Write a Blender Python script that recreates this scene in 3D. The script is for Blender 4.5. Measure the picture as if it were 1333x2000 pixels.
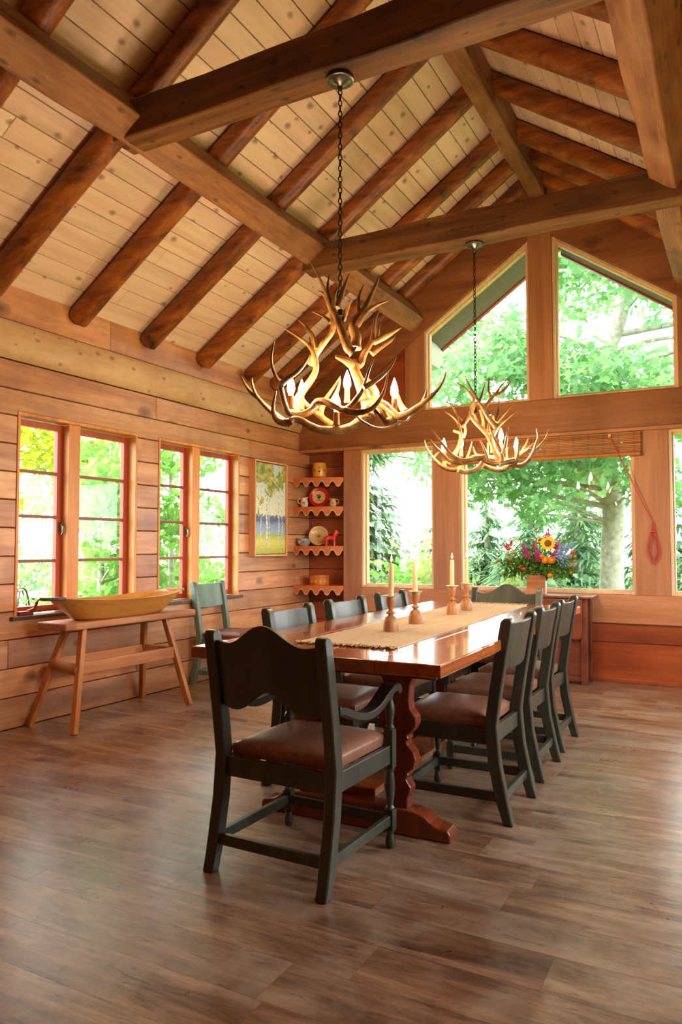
import bpy, bmesh, math, random
import numpy as np
from mathutils import Vector, Matrix, Euler, noise as mnoise

for _o in list(bpy.data.objects):
    bpy.data.objects.remove(_o)
SC = bpy.context.scene
COL = SC.collection
rnd = random.Random(7)
R = math.radians
PI = math.pi

# ------------------------------------------------------------------ camera
CAM_H = 1.21
cd = bpy.data.cameras.new('camera')
cd.sensor_fit = 'VERTICAL'
cd.sensor_height = 36.0
cd.lens = 1456.0 / 2000.0 * 36.0
cd.clip_start = 0.05
cd.clip_end = 300
cam = bpy.data.objects.new('camera', cd)
cam.location = (0, 0, CAM_H)
cam.rotation_euler = (R(92.6), 0, R(28.1))
COL.objects.link(cam)
SC.camera = cam

# ------------------------------------------------------------------ world: bright overcast sky
SKY = 11.0
wd = bpy.data.worlds.new('overcast_sky')
SC.world = wd
wd.use_nodes = True
_bg = wd.node_tree.nodes['Background']
_bg.inputs[0].default_value = (0.93, 0.965, 1.0, 1)
_bg.inputs[1].default_value = SKY
BULB = 720.0

SC.view_settings.view_transform = 'Standard'
SC.view_settings.look = 'None'
SC.view_settings.exposure = 0.30
SC.view_settings.gamma = 1.0
SC.view_settings.use_curve_mapping = False
SC.cycles.use_denoising = True
try:
    SC.cycles.denoiser = 'OPENIMAGEDENOISE'
except Exception:
    pass
SC.cycles.max_bounces = 12
SC.cycles.diffuse_bounces = 6
SC.cycles.transparent_max_bounces = 24
SC.cycles.sample_clamp_indirect = 8.0
SC.cycles.caustics_reflective = False
SC.cycles.caustics_refractive = False

# ------------------------------------------------------------------ room numbers (metres)
XL, XRT, YB, NB, YR = -4.271, 1.037, 7.042, 7.25, -3.2
XRIDGE, EAVE, SLOPE = -1.617, 2.948, 0.696
ANG = math.atan(SLOPE)
def ceil_z(x):
    return EAVE + SLOPE * ((x - XL) if x < XRIDGE else (XRT - x))

# ------------------------------------------------------------------ materials
def srgb(r, g, b):
    f = lambda c: (c / 255) / 12.92 if c / 255 <= .04045 else ((c / 255 + .055) / 1.055) ** 2.4
    return (f(r), f(g), f(b), 1)

class NT:
    def __init__(s, name):
        s.m = bpy.data.materials.new(name)
        s.m.use_nodes = True
        s.t = s.m.node_tree
        s.t.nodes.clear()
        s.out = s.n('ShaderNodeOutputMaterial')
    def n(s, typ, **kw):
        nd = s.t.nodes.new(typ)
        for k, v in kw.items():
            setattr(nd, k, v)
        return nd
    def l(s, a, b):
        s.t.links.new(a, b)
    def math(s, op, a, b=None, c=None, clamp=False):
        nd = s.n('ShaderNodeMath', operation=op, use_clamp=clamp)
        for i, v in enumerate((a, b, c)):
            if v is None: continue
            if isinstance(v, (int, float)): nd.inputs[i].default_value = v
            else: s.l(v, nd.inputs[i])
        return nd.outputs[0]
    def ramp(s, fac, stops, interp='LINEAR'):
        nd = s.n('ShaderNodeValToRGB')
        nd.color_ramp.interpolation = interp
        el = nd.color_ramp.elements
        while len(el) < len(stops): el.new(.5)
        for e, (p, c) in zip(el, stops):
            e.position = p; e.color = c
        s.l(fac, nd.inputs[0])
        return nd.outputs[0]
    def mix(s, fac, a, b, mode='MIX'):
        nd = s.n('ShaderNodeMix', data_type='RGBA', blend_type=mode)
        if isinstance(fac, (int, float)): nd.inputs[0].default_value = fac
        else: s.l(fac, nd.inputs[0])
        for i, v in ((6, a), (7, b)):
            if isinstance(v, tuple): nd.inputs[i].default_value = v
            else: s.l(v, nd.inputs[i])
        return nd.outputs[2]
    def noise(s, vec, scale, detail=4, rough=.55, dist=0.):
        nd = s.n('ShaderNodeTexNoise')
        nd.inputs['Scale'].default_value = scale
        nd.inputs['Detail'].default_value = detail
        nd.inputs['Roughness'].default_value = rough
        nd.inputs['Distortion'].default_value = dist
        if vec is not None: s.l(vec, nd.inputs['Vector'])
        return nd.outputs[0]
    def coords(s, scale=(1, 1, 1), rand=37.):
        tc = s.n('ShaderNodeTexCoord')
        v = tc.outputs['Object']
        if rand:
            oi = s.n('ShaderNodeObjectInfo')
            cx = s.n('ShaderNodeCombineXYZ')
            s.l(s.math('MULTIPLY', oi.outputs['Random'], rand), cx.inputs[0])
            s.l(s.math('MULTIPLY', oi.outputs['Random'], rand * 1.7), cx.inputs[1])
            s.l(s.math('MULTIPLY', oi.outputs['Random'], rand * .6), cx.inputs[2])
            va = s.n('ShaderNodeVectorMath', operation='ADD')
            s.l(v, va.inputs[0]); s.l(cx.outputs[0], va.inputs[1])
            v = va.outputs[0]
        raw = v
        vm = s.n('ShaderNodeVectorMath', operation='MULTIPLY')
        s.l(v, vm.inputs[0]); vm.inputs[1].default_value = scale
        return raw, vm.outputs[0]
    def bsdf(s, color, rough=.5, metal=0., coat=0., coat_rough=.1, spec=.5, bump=None, bump_s=.1, bump_d=.01):
        p = s.n('ShaderNodeBsdfPrincipled')
        for k, v in (('Base Color', color), ('Roughness', rough)):
            if isinstance(v, (tuple, float, int)): p.inputs[k].default_value = v
            else: s.l(v, p.inputs[k])
        p.inputs['Metallic'].default_value = metal
        p.inputs['Coat Weight'].default_value = coat
        p.inputs['Coat Roughness'].default_value = coat_rough
        p.inputs['Specular IOR Level'].default_value = spec
        if bump is not None:
            b = s.n('ShaderNodeBump')
            b.inputs['Strength'].default_value = bump_s
            b.inputs['Distance'].default_value = bump_d
            s.l(bump, b.inputs['Height'])
            s.l(b.outputs[0], p.inputs['Normal'])
        s.l(p.outputs[0], s.out.inputs[0])
        return p

def wood(name, dark, mid, light, axis=1, freq=9., stretch=.07, knots=0., kscale=2.2, rough=.45, coat=0., coat_rough=.12, var=.22,
         bump=.12, patch=None, patch_amt=.5, kcol=None, streak=.35, plane=None):
    """plank timber: long grain along AXIS, fine streaks, optional knots and worn patches"""
    t = NT(name)
    sc = [1., 1., 1.]; sc[axis] = stretch
    raw, v = t.coords(tuple(sc))
    n1 = t.noise(v, freq, 5, .6, .6)
    n2 = t.noise(v, freq * 7, 3, .6)
    col = t.ramp(n1, [(.28, dark), (.5, mid), (.74, light)])
    col = t.mix(streak, col, t.ramp(n2, [(.3, (.55, .5, .45, 1)), (.62, (1.12, 1.1, 1.08, 1))]), 'MULTIPLY')
    if patch:
        big = t.noise(raw, 1.6, 4, .65)
        col = t.mix(t.math('MULTIPLY', t.ramp(big, [(.45, (0, 0, 0, 1)), (.7, (1, 1, 1, 1))]), patch_amt), col, patch)
    if knots > 0:
        pl = plane or {0: (0, 2), 1: (1, 2), 2: (2, 0)}[axis]
        sp = t.n('ShaderNodeSeparateXYZ'); t.l(raw, sp.inputs[0])
        cb_ = t.n('ShaderNodeCombineXYZ')
        t.l(t.math('MULTIPLY', sp.outputs[pl[0]], .62), cb_.inputs[0]); t.l(sp.outputs[pl[1]] if len(pl) == 2 else t.math('ADD', sp.outputs[pl[1]], sp.outputs[pl[2]]), cb_.inputs[1])
        vo = t.n('ShaderNodeTexVoronoi', voronoi_dimensions='2D'); vo.inputs['Scale'].default_value = kscale
        t.l(cb_.outputs[0], vo.inputs['Vector'])
        wob = t.math('ADD', vo.outputs['Distance'], t.math('MULTIPLY', t.math('SUBTRACT', t.noise(raw, 22, 2), .5), .10))
        sep = t.n('ShaderNodeSeparateColor'); t.l(vo.outputs['Color'], sep.inputs[0])
        gate = t.math('LESS_THAN', sep.outputs[0], knots)
        size = t.math('MULTIPLY_ADD', sep.outputs[1], .12, .07)
        k = t.math('MULTIPLY', gate, t.math('SUBTRACT', 1., t.math('DIVIDE', wob, size), clamp=True))
        col = t.mix(t.math('MULTIPLY', t.math('POWER', k, .6), .8), col, kcol or tuple(c * .35 for c in dark[:3]) + (1,))
    oi = t.n('ShaderNodeObjectInfo')
    mr = t.n('ShaderNodeMapRange'); mr.inputs[3].default_value = 1 - var; mr.inputs[4].default_value = 1 + var
    t.l(t.math('FRACT', t.math('MULTIPLY', oi.outputs['Random'], 7.31)), mr.inputs[0])
    vm = t.n('ShaderNodeVectorMath', operation='SCALE'); t.l(col, vm.inputs[0]); t.l(mr.outputs[0], vm.inputs['Scale'])
    t.bsdf(vm.outputs[0], rough, coat=coat, coat_rough=coat_rough, bump=n2, bump_s=bump, bump_d=.004)
    return t.m

def plain(name, col, rough=.5, metal=0., coat=0., var=.12, nscale=20., bump=.05, spec=.5):
    t = NT(name)
    raw, v = t.coords()
    n = t.noise(v, nscale, 4)
    d = tuple(max(0, c * (1 - var)) for c in col[:3]) + (1,)
    l = tuple(min(1, c * (1 + var)) for c in col[:3]) + (1,)
    t.bsdf(t.ramp(n, [(.3, d), (.7, l)]), rough, metal, coat, bump=n, bump_s=bump, bump_d=.003, spec=spec)
    return t.m

M = {}
M['wall'] = wood('stained_pine_siding', srgb(162, 100, 62), srgb(208, 150, 106), srgb(230, 182, 138), 1, 6, .09, .34, 3.0, .40, var=.17,
                 patch=srgb(146, 92, 78), patch_amt=.6, kcol=srgb(78, 46, 38))
M['wall_x'] = wood('stained_pine_rail', srgb(136, 78, 46), srgb(176, 114, 74), srgb(196, 136, 96), 0, 5, .09, .3, 2.6, .45, var=.08, kcol=srgb(84, 44, 30), streak=.3)
M['wall_red'] = wood('red_stained_pine', srgb(104, 42, 18), srgb(154, 70, 32), srgb(180, 94, 48), 0, 5, .09, .25, 2.2, .42, var=.12, kcol=srgb(60, 28, 18))
M['niche'] = wood('shaded_niche_pine', srgb(112, 54, 34), srgb(164, 88, 56), srgb(184, 108, 72), 0, 5, .09, .22, 2.2, .5, var=.12, kcol=srgb(60, 30, 20))  # darker siding tone; the shade of the recess is put into the colour
M['post'] = wood('post_fir', srgb(140, 86, 54), srgb(172, 114, 76), srgb(190, 134, 96), 2, 7, .05, .12, 2.4, .5, var=.05, kcol=srgb(110, 60, 36), streak=.25)
M['gable'] = wood('gable_fir', srgb(108, 62, 34), srgb(144, 88, 50), srgb(164, 108, 68), 0, 6, .08, .12, 2.4, .55, var=.05, kcol=srgb(80, 44, 26), streak=.25)
M['jamb'] = wood('jamb_pine', srgb(186, 108, 46), srgb(220, 146, 72), srgb(236, 172, 98), 2, 7, .05, .05, 2.2, .42, var=.08)
M['stop'] = wood('window_stop', srgb(202, 160, 118), srgb(224, 188, 148), srgb(236, 204, 168), 2, 7, .05, 0, 2, .5, var=.05)  # paler than the posts; daylight from outside is put into the colour
M['ceiling'] = wood('pale_pine_boards', srgb(210, 178, 156), srgb(232, 206, 186), srgb(242, 220, 204), 1, 4, .10, .42, 8.0, .55, var=.07,
                    patch=srgb(230, 188, 168), patch_amt=.55, kcol=srgb(112, 78, 56), streak=.2, plane=(1, 0))
M['log'] = wood('oiled_log', srgb(72, 34, 9), srgb(140, 76, 24), srgb(188, 112, 44), 0, 11, .08, .25, 6., .42, var=.14, bump=.4, kcol=srgb(36, 16, 8), streak=.55, plane=(0, 1, 2))
M['hewn_y'] = wood('hewn_oak_long', srgb(84, 46, 24), srgb(142, 88, 48), srgb(180, 124, 76), 1, 9, .10, .3, 7., .6, var=.05, bump=.7,
                   patch=srgb(168, 122, 88), patch_amt=.6, kcol=srgb(52, 28, 16), streak=.65, plane=(1, 0, 2))
M['hewn_x'] = wood('hewn_oak_tie', srgb(50, 27, 11), srgb(102, 61, 26), srgb(146, 98, 50), 0, 9, .07, .5, 9., .6, var=.04, bump=.6, kcol=srgb(24, 12, 8), streak=.7, plane=(0, 1, 2), patch=srgb(128, 84, 50), patch_amt=.5)
M['band'] = wood('peeled_log', srgb(188, 150, 112), srgb(206, 170, 132), srgb(218, 186, 150), 1, 5, .4, .5, 9., .5, var=.02, bump=.5, kcol=srgb(112, 80, 54), streak=.15)
M['bench'] = wood('worn_bench_pine', srgb(120, 66, 34), srgb(176, 110, 64), srgb(204, 146, 96), 1, 8, .07, .10, 3, .55, var=.10, patch=srgb(196, 150, 112), patch_amt=.5)
M['bench_z'] = wood('worn_leg_pine', srgb(130, 72, 34), srgb(182, 114, 60), srgb(208, 148, 92), 2, 8, .07, .06, 3, .5, var=.12)
M['bowl'] = wood('dough_bowl_maple', srgb(150, 94, 36), srgb(190, 130, 56), srgb(208, 152, 78), 1, 6, .12, 0, 3, .4, var=.02, coat=.1)
M['table'] = wood('polished_cherry_top', srgb(126, 60, 24), srgb(172, 92, 44), srgb(202, 122, 64), 1, 8, .05, .10, 3, .20, coat=.7, coat_rough=.06, var=.07, bump=.04)
M['table_z'] = wood('cherry_trestle', srgb(82, 30, 14), srgb(124, 52, 26), srgb(152, 74, 38), 2, 7, .06, .0, 2, .28, coat=.35, coat_rough=.15, var=.06)
M['desk'] = wood('dark_cherry_desk', srgb(84, 40, 26), srgb(122, 62, 42), srgb(144, 80, 56), 0, 7, .06, .0, 2, .35, coat=.2, var=.06)
M['chair'] = wood('dark_green_paint', srgb(38, 40, 31), srgb(55, 58, 46), srgb(72, 75, 60), 2, 9, .05, 0, 2, .36, coat=.3, coat_rough=.32, var=.05, streak=.25, bump=.08)
M['chair_lit'] = wood('window_lit_green_paint', srgb(78, 98, 84), srgb(98, 120, 104), srgb(116, 138, 122), 2, 9, .05, 0, 2, .4, var=.04, streak=.2, bump=.08)  # green chair paint, made paler to carry the light of the windows
M['leather'] = plain('brown_leather', srgb(146, 98, 76), .34, var=.22, nscale=40, bump=.15)
M['leather_red'] = plain('oxblood_leather', srgb(112, 56, 40), .5, var=.18, nscale=60, bump=.12)
M['iron'] = plain('black_iron', srgb(38, 34, 32), .42, .75, var=.2)
M['canopy'] = plain('patinated_metal', srgb(110, 110, 104), .28, .9, var=.3, nscale=50)
M['sash'] = wood('red_painted_sash', srgb(140, 48, 26), srgb(172, 66, 38), srgb(184, 78, 46), 2, 8, .06, 0, 2, .45, var=.04, streak=.15)
M['muntin'] = wood('brown_muntin', srgb(108, 58, 44), srgb(132, 76, 58), srgb(146, 90, 70), 1, 8, .06, 0, 2, .5, var=.04, streak=.15)
M['sill'] = wood('dark_sill', srgb(56, 42, 36), srgb(84, 64, 54), srgb(104, 82, 70), 1, 8, .06, 0, 2, .35, var=.04)
M['runner'] = None
M['terracotta'] = plain('orange_shelf_paint', srgb(206, 108, 62), .5, var=.06)
M['cream_edge'] = plain('cream_edge_paint', srgb(196, 170, 124), .55, var=.08)
M['candle'] = plain('ivory_wax', srgb(240, 222, 160), .35, var=.04)
M['stick'] = wood('turned_beech', srgb(144, 92, 52), srgb(176, 120, 72), srgb(198, 146, 96), 2, 10, .08, 0, 2, .42, var=.06)
M['glass_dish'] = plain('clear_dish', srgb(225, 215, 205), .08, coat=.4, var=.02)
M['white'] = plain('white_glaze', srgb(232, 220, 196), .25, coat=.3, var=.05)
M['cream'] = plain('cream_glaze', srgb(216, 182, 130), .28, coat=.3, var=.05)
M['yellow_glaze'] = plain('yellow_glaze', srgb(216, 164, 58), .3, coat=.3, var=.10)
M['red'] = plain('red_lacquer', srgb(196, 30, 28), .3, coat=.4, var=.08)
M['red_horse'] = plain('red_horse_paint', srgb(212, 56, 44), .3, coat=.4, var=.12)
M['blue_glaze'] = plain('blue_grey_glaze', srgb(148, 166, 172), .28, coat=.4, var=.2, nscale=30)
M['ink'] = plain('dark_motif', srgb(52, 42, 26), .5)
M['olive'] = plain('olive_motif', srgb(110, 104, 40), .5)
M['pink'] = plain('pink_motif', srgb(196, 92, 70), .5)
M['boxwood'] = wood('carved_box_wood', srgb(168, 84, 26), srgb(204, 116, 46), srgb(222, 142, 66), 0, 14, .3, .0, 2, .35, coat=.3, var=.04)
M['frame'] = wood('pale_picture_frame', srgb(206, 140, 92), srgb(222, 160, 112), srgb(234, 180, 134), 2, 8, .05, 0, 2, .5, var=.03, streak=.12)
M['bamboo'] = wood('bamboo_slat', srgb(120, 66, 28), srgb(158, 94, 44), srgb(180, 116, 60), 0, 14, .05, .0, 2, .5, var=.18)
M['cord_red'] = plain('red_cord', srgb(190, 60, 54), .6)
M['planter'] = wood('planter_pine', srgb(122, 70, 36), srgb(168, 106, 62), srgb(190, 132, 86), 0, 9, .07, .08, 4, .5, var=.08)
M['grey_wood'] = wood('pale_grey_wood', srgb(128, 116, 102), srgb(166, 152, 136), srgb(188, 176, 160), 2, 9, .07, 0, 2, .6, var=.06)  # planter side boards, paler and greyer than its front board
M['soffit'] = plain('grey_green_paint', srgb(156, 164, 158), .6, var=.05)
M['soffit_pale'] = plain('pale_soffit_paint', srgb(196, 200, 194), .6, var=.04)
M['rail_red'] = plain('red_trim_paint', srgb(150, 60, 48), .5)
M['plaster'] = plain('roof_deck', srgb(120, 92, 66), .8)
M['dark_gap'] = plain('dark_backing', srgb(46, 28, 18), .9)
M['patio'] = plain('patio_iron', srgb(60, 62, 64), .5, .5)
M['patio_top'] = plain('patio_tabletop', srgb(150, 154, 154), .5)

def mat_floor():
    t = NT('distressed_plank_floor')
    raw, v = t.coords((.13, 1, 1), 61.)
    base = t.noise(v, 9, 8, .7, 1.2)
    fine = t.noise(v, 70, 5, .7)
    worn = t.noise(raw, 2.6, 7, .68, .5)
    _, v2 = t.coords((.20, 1, 1), 23.)
    flecks = t.noise(v2, 30, 6, .72, .9)
    col = t.ramp(base, [(.28, srgb(56, 36, 25)), (.42, srgb(108, 76, 53)), (.55, srgb(144, 108, 80)), (.72, srgb(182, 150, 120))])
    col = t.mix(.6, col, t.ramp(fine, [(.32, (.42, .38, .36, 1)), (.56, (1.2, 1.16, 1.12, 1))]), 'MULTIPLY')
    col = t.mix(t.math('MULTIPLY', t.ramp(worn, [(.44, (0, 0, 0, 1)), (.64, (1, 1, 1, 1))]), .55), col, srgb(182, 160, 138))
    col = t.mix(t.math('MULTIPLY', t.ramp(flecks, [(.57, (0, 0, 0, 1)), (.64, (1, 1, 1, 1))]), .6), col, srgb(66, 42, 29))
    oi = t.n('ShaderNodeObjectInfo')
    mr = t.n('ShaderNodeMapRange'); mr.inputs[3].default_value = .93; mr.inputs[4].default_value = 1.07
    t.l(oi.outputs['Random'], mr.inputs[0])
    vm = t.n('ShaderNodeVectorMath', operation='SCALE'); t.l(col, vm.inputs[0]); t.l(mr.outputs[0], vm.inputs['Scale'])
    rg = t.n('ShaderNodeMapRange'); rg.inputs[3].default_value = .20; rg.inputs[4].default_value = .42
    t.l(worn, rg.inputs[0])
    t.bsdf(vm.outputs[0], rg.outputs[0], bump=flecks, bump_s=.10, bump_d=.002, spec=.65)
    return t.m
M['floor'] = mat_floor()

def mat_antler():
    t = NT('shed_antler')
    raw, v = t.coords()
    n = t.noise(v, 14, 5, .6)
    n2 = t.noise(v, 70, 3)
    col = t.ramp(n, [(.32, srgb(78, 50, 26)), (.5, srgb(130, 90, 48)), (.7, srgb(174, 132, 80))])
    t.bsdf(col, .36, bump=n2, bump_s=.2, bump_d=.003)
    return t.m
M['antler'] = mat_antler()
M['antler_cut'] = plain('sawn_antler', srgb(236, 208, 150), .6, var=.1)
M['sleeve'] = plain('candle_sleeve', srgb(176, 118, 56), .5)

def mat_emit(name, col, s):
    t = NT(name)
    e = t.n('ShaderNodeEmission'); e.inputs[0].default_value = col; e.inputs[1].default_value = s
    t.l(e.outputs[0], t.out.inputs[0])
    return t.m
M['bulb'] = mat_emit('lit_bulb', (1.0, .70, .40, 1), BULB)
M['flame'] = mat_emit('candle_flame', (1.0, .62, .2, 1), 14.0)

def mat_glass():
    t = NT('window_glass')
    tr = t.n('ShaderNodeBsdfTransparent'); tr.inputs[0].default_value = (.97, .985, .975, 1)
    gl = t.n('ShaderNodeBsdfGlossy'); gl.inputs['Roughness'].default_value = .0
    lw = t.n('ShaderNodeLayerWeight'); lw.inputs[0].default_value = .5
    fr = t.math('MULTIPLY_ADD', t.math('POWER', lw.outputs['Facing'], 5.), .5, .025)
    mx = t.n('ShaderNodeMixShader')
    t.l(fr, mx.inputs[0]); t.l(tr.outputs[0], mx.inputs[1]); t.l(gl.outputs[0], mx.inputs[2])
    t.l(mx.outputs[0], t.out.inputs[0])
    return t.m
M['glass'] = mat_glass()

def mat_leaf(name, cols, trans=.45):
    t = NT(name)
    g = t.n('ShaderNodeNewGeometry')
    col = t.ramp(g.outputs['Random Per Island'], [(i / max(1, len(cols) - 1), c) for i, c in enumerate(cols)])
    d = t.n('ShaderNodeBsdfDiffuse'); t.l(col, d.inputs[0])
    tl = t.n('ShaderNodeBsdfTranslucent')
    t.l(t.mix(.35, col, (.75, .95, .25, 1), 'SOFT_LIGHT'), tl.inputs[0])
    mx = t.n('ShaderNodeMixShader'); mx.inputs[0].default_value = trans
    t.l(d.outputs[0], mx.inputs[1]); t.l(tl.outputs[0], mx.inputs[2])
    t.l(mx.outputs[0], t.out.inputs[0])
    return t.m
M['oak_leaf'] = mat_leaf('oak_leaf', [srgb(104, 146, 106), srgb(126, 168, 120), srgb(150, 184, 132), srgb(116, 162, 128)], .5)
M['maple_leaf'] = mat_leaf('maple_leaf', [srgb(120, 140, 44), srgb(150, 156, 48), srgb(176, 158, 52), srgb(104, 134, 50)])
M['lilac_leaf'] = mat_leaf('lilac_leaf', [srgb(108, 150, 80), srgb(130, 170, 96), srgb(152, 188, 112), srgb(118, 160, 96)], .55)
M['spruce_needle'] = mat_leaf('spruce_needle', [srgb(94, 124, 102), srgb(114, 146, 112), srgb(138, 166, 122)], .25)
M['shrub_leaf'] = mat_leaf('shrub_leaf', [srgb(116, 148, 92), srgb(138, 164, 98), srgb(158, 160, 104), srgb(170, 142, 108)], .35)
M['fern'] = mat_leaf('bouquet_green', [srgb(58, 92, 34), srgb(84, 122, 48), srgb(104, 140, 56)], .3)
M['bark'] = plain('grey_bark', srgb(150, 145, 134), .9, var=.35, nscale=14, bump=.6)
M['lawn'] = plain('lawn', srgb(122, 142, 70), .9, var=.25, nscale=6)

def mat_runner():
    t = NT('woven_runner')
    raw, v = t.coords((1, 1, 1), 0)
    w1 = t.n('ShaderNodeTexWave', wave_type='BANDS', bands_direction='Y'); w1.inputs['Scale'].default_value = 70; w1.inputs['Distortion'].default_value = 1.5
    w2 = t.n('ShaderNodeTexWave', wave_type='BANDS', bands_direction='X'); w2.inputs['Scale'].default_value = 60; w2.inputs['Distortion'].default_value = 1.0
    t.l(v, w1.inputs[0]); t.l(v, w2.inputs[0])
    n = t.noise(v, 60, 3)
    h = t.math('ADD', t.math('MULTIPLY', w1.outputs[1], .5), t.math('MULTIPLY', w2.outputs[1], .5))
    col = t.ramp(t.math('MULTIPLY_ADD', n, .5, t.math('MULTIPLY', h, .5)), [(.2, srgb(190, 162, 124)), (.5, srgb(216, 192, 156)), (.8, srgb(230, 210, 178))])
    sx = t.n('ShaderNodeSeparateXYZ'); t.l(raw, sx.inputs[0])
    a = t.math('ABSOLUTE', t.math('SUBTRACT', t.math('ABSOLUTE', sx.outputs[0]), .045))
    col = t.mix(t.math('MULTIPLY', t.math('LESS_THAN', a, .006), .18), col, srgb(120, 106, 90))
    t.bsdf(col, .9, bump=h, bump_s=.5, bump_d=.002, spec=.2)
    return t.m
M['runner'] = mat_runner()
M['fringe'] = plain('runner_fringe', srgb(196, 168, 130), .9, var=.3, nscale=90)

def mat_painting():
    """birch grove beside a lake, loose brushwork; object X across, Z up (metres, origin at lower centre)"""
    t = NT('birch_painting')
    raw, v = t.coords((1, 1, 1), 0)
    sx = t.n('ShaderNodeSeparateXYZ'); t.l(raw, sx.inputs[0])
    x, z = sx.outputs[0], sx.outputs[2]
    br = t.noise(raw, 34, 3, .6)
    zz = t.math('MULTIPLY_ADD', t.math('SUBTRACT', br, .5), .12, z)
    col = t.ramp(zz, [(.05, srgb(176, 172, 56)), (.14, srgb(214, 204, 84)), (.22, srgb(160, 176, 90)), (.24, srgb(150, 170, 196)),
                      (.33, srgb(128, 150, 184)), (.35, srgb(84, 92, 128)), (.405, srgb(92, 102, 138)), (.42, srgb(222, 220, 190)), (.9, srgb(188, 206, 210))])
    fo = t.noise(raw, 7.5, 5, .62, .6)
    up = t.n('ShaderNodeMapRange'); t.l(z, up.inputs[0]); up.inputs[1].default_value = .38; up.inputs[2].default_value = .85; up.inputs[3].default_value = -.13; up.inputs[4].default_value = .07
    fm = t.math('GREATER_THAN', t.math('ADD', fo, up.outputs[0]), .53)
    fcol = t.ramp(t.noise(raw, 24, 3), [(.3, srgb(96, 118, 54)), (.48, srgb(146, 158, 74)), (.6, srgb(206, 178, 70)), (.75, srgb(176, 184, 128))])
    tr = None
    for cx, w in ((-.17, .007), (-.07, .013), (-.03, .006), (.15, .011), (.21, .006)):
        m = t.math('LESS_THAN', t.math('ABSOLUTE', t.math('SUBTRACT', t.math('MULTIPLY_ADD', t.math('SUBTRACT', t.noise(raw, 5, 1), .5), .05, x), cx)), w)
        tr = m if tr is None else t.math('MAXIMUM', tr, m)
    tr = t.math('MULTIPLY', tr, t.math('GREATER_THAN', z, .09))
    col = t.mix(tr, col, t.ramp(t.noise(raw, 50, 2), [(.4, srgb(150, 150, 140)), (.55, srgb(226, 226, 214))]))
    col = t.mix(fm, col, fcol)
    t.bsdf(col, .5, bump=br, bump_s=.2, bump_d=.002)
    return t.m
M['painting'] = mat_painting()

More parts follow.
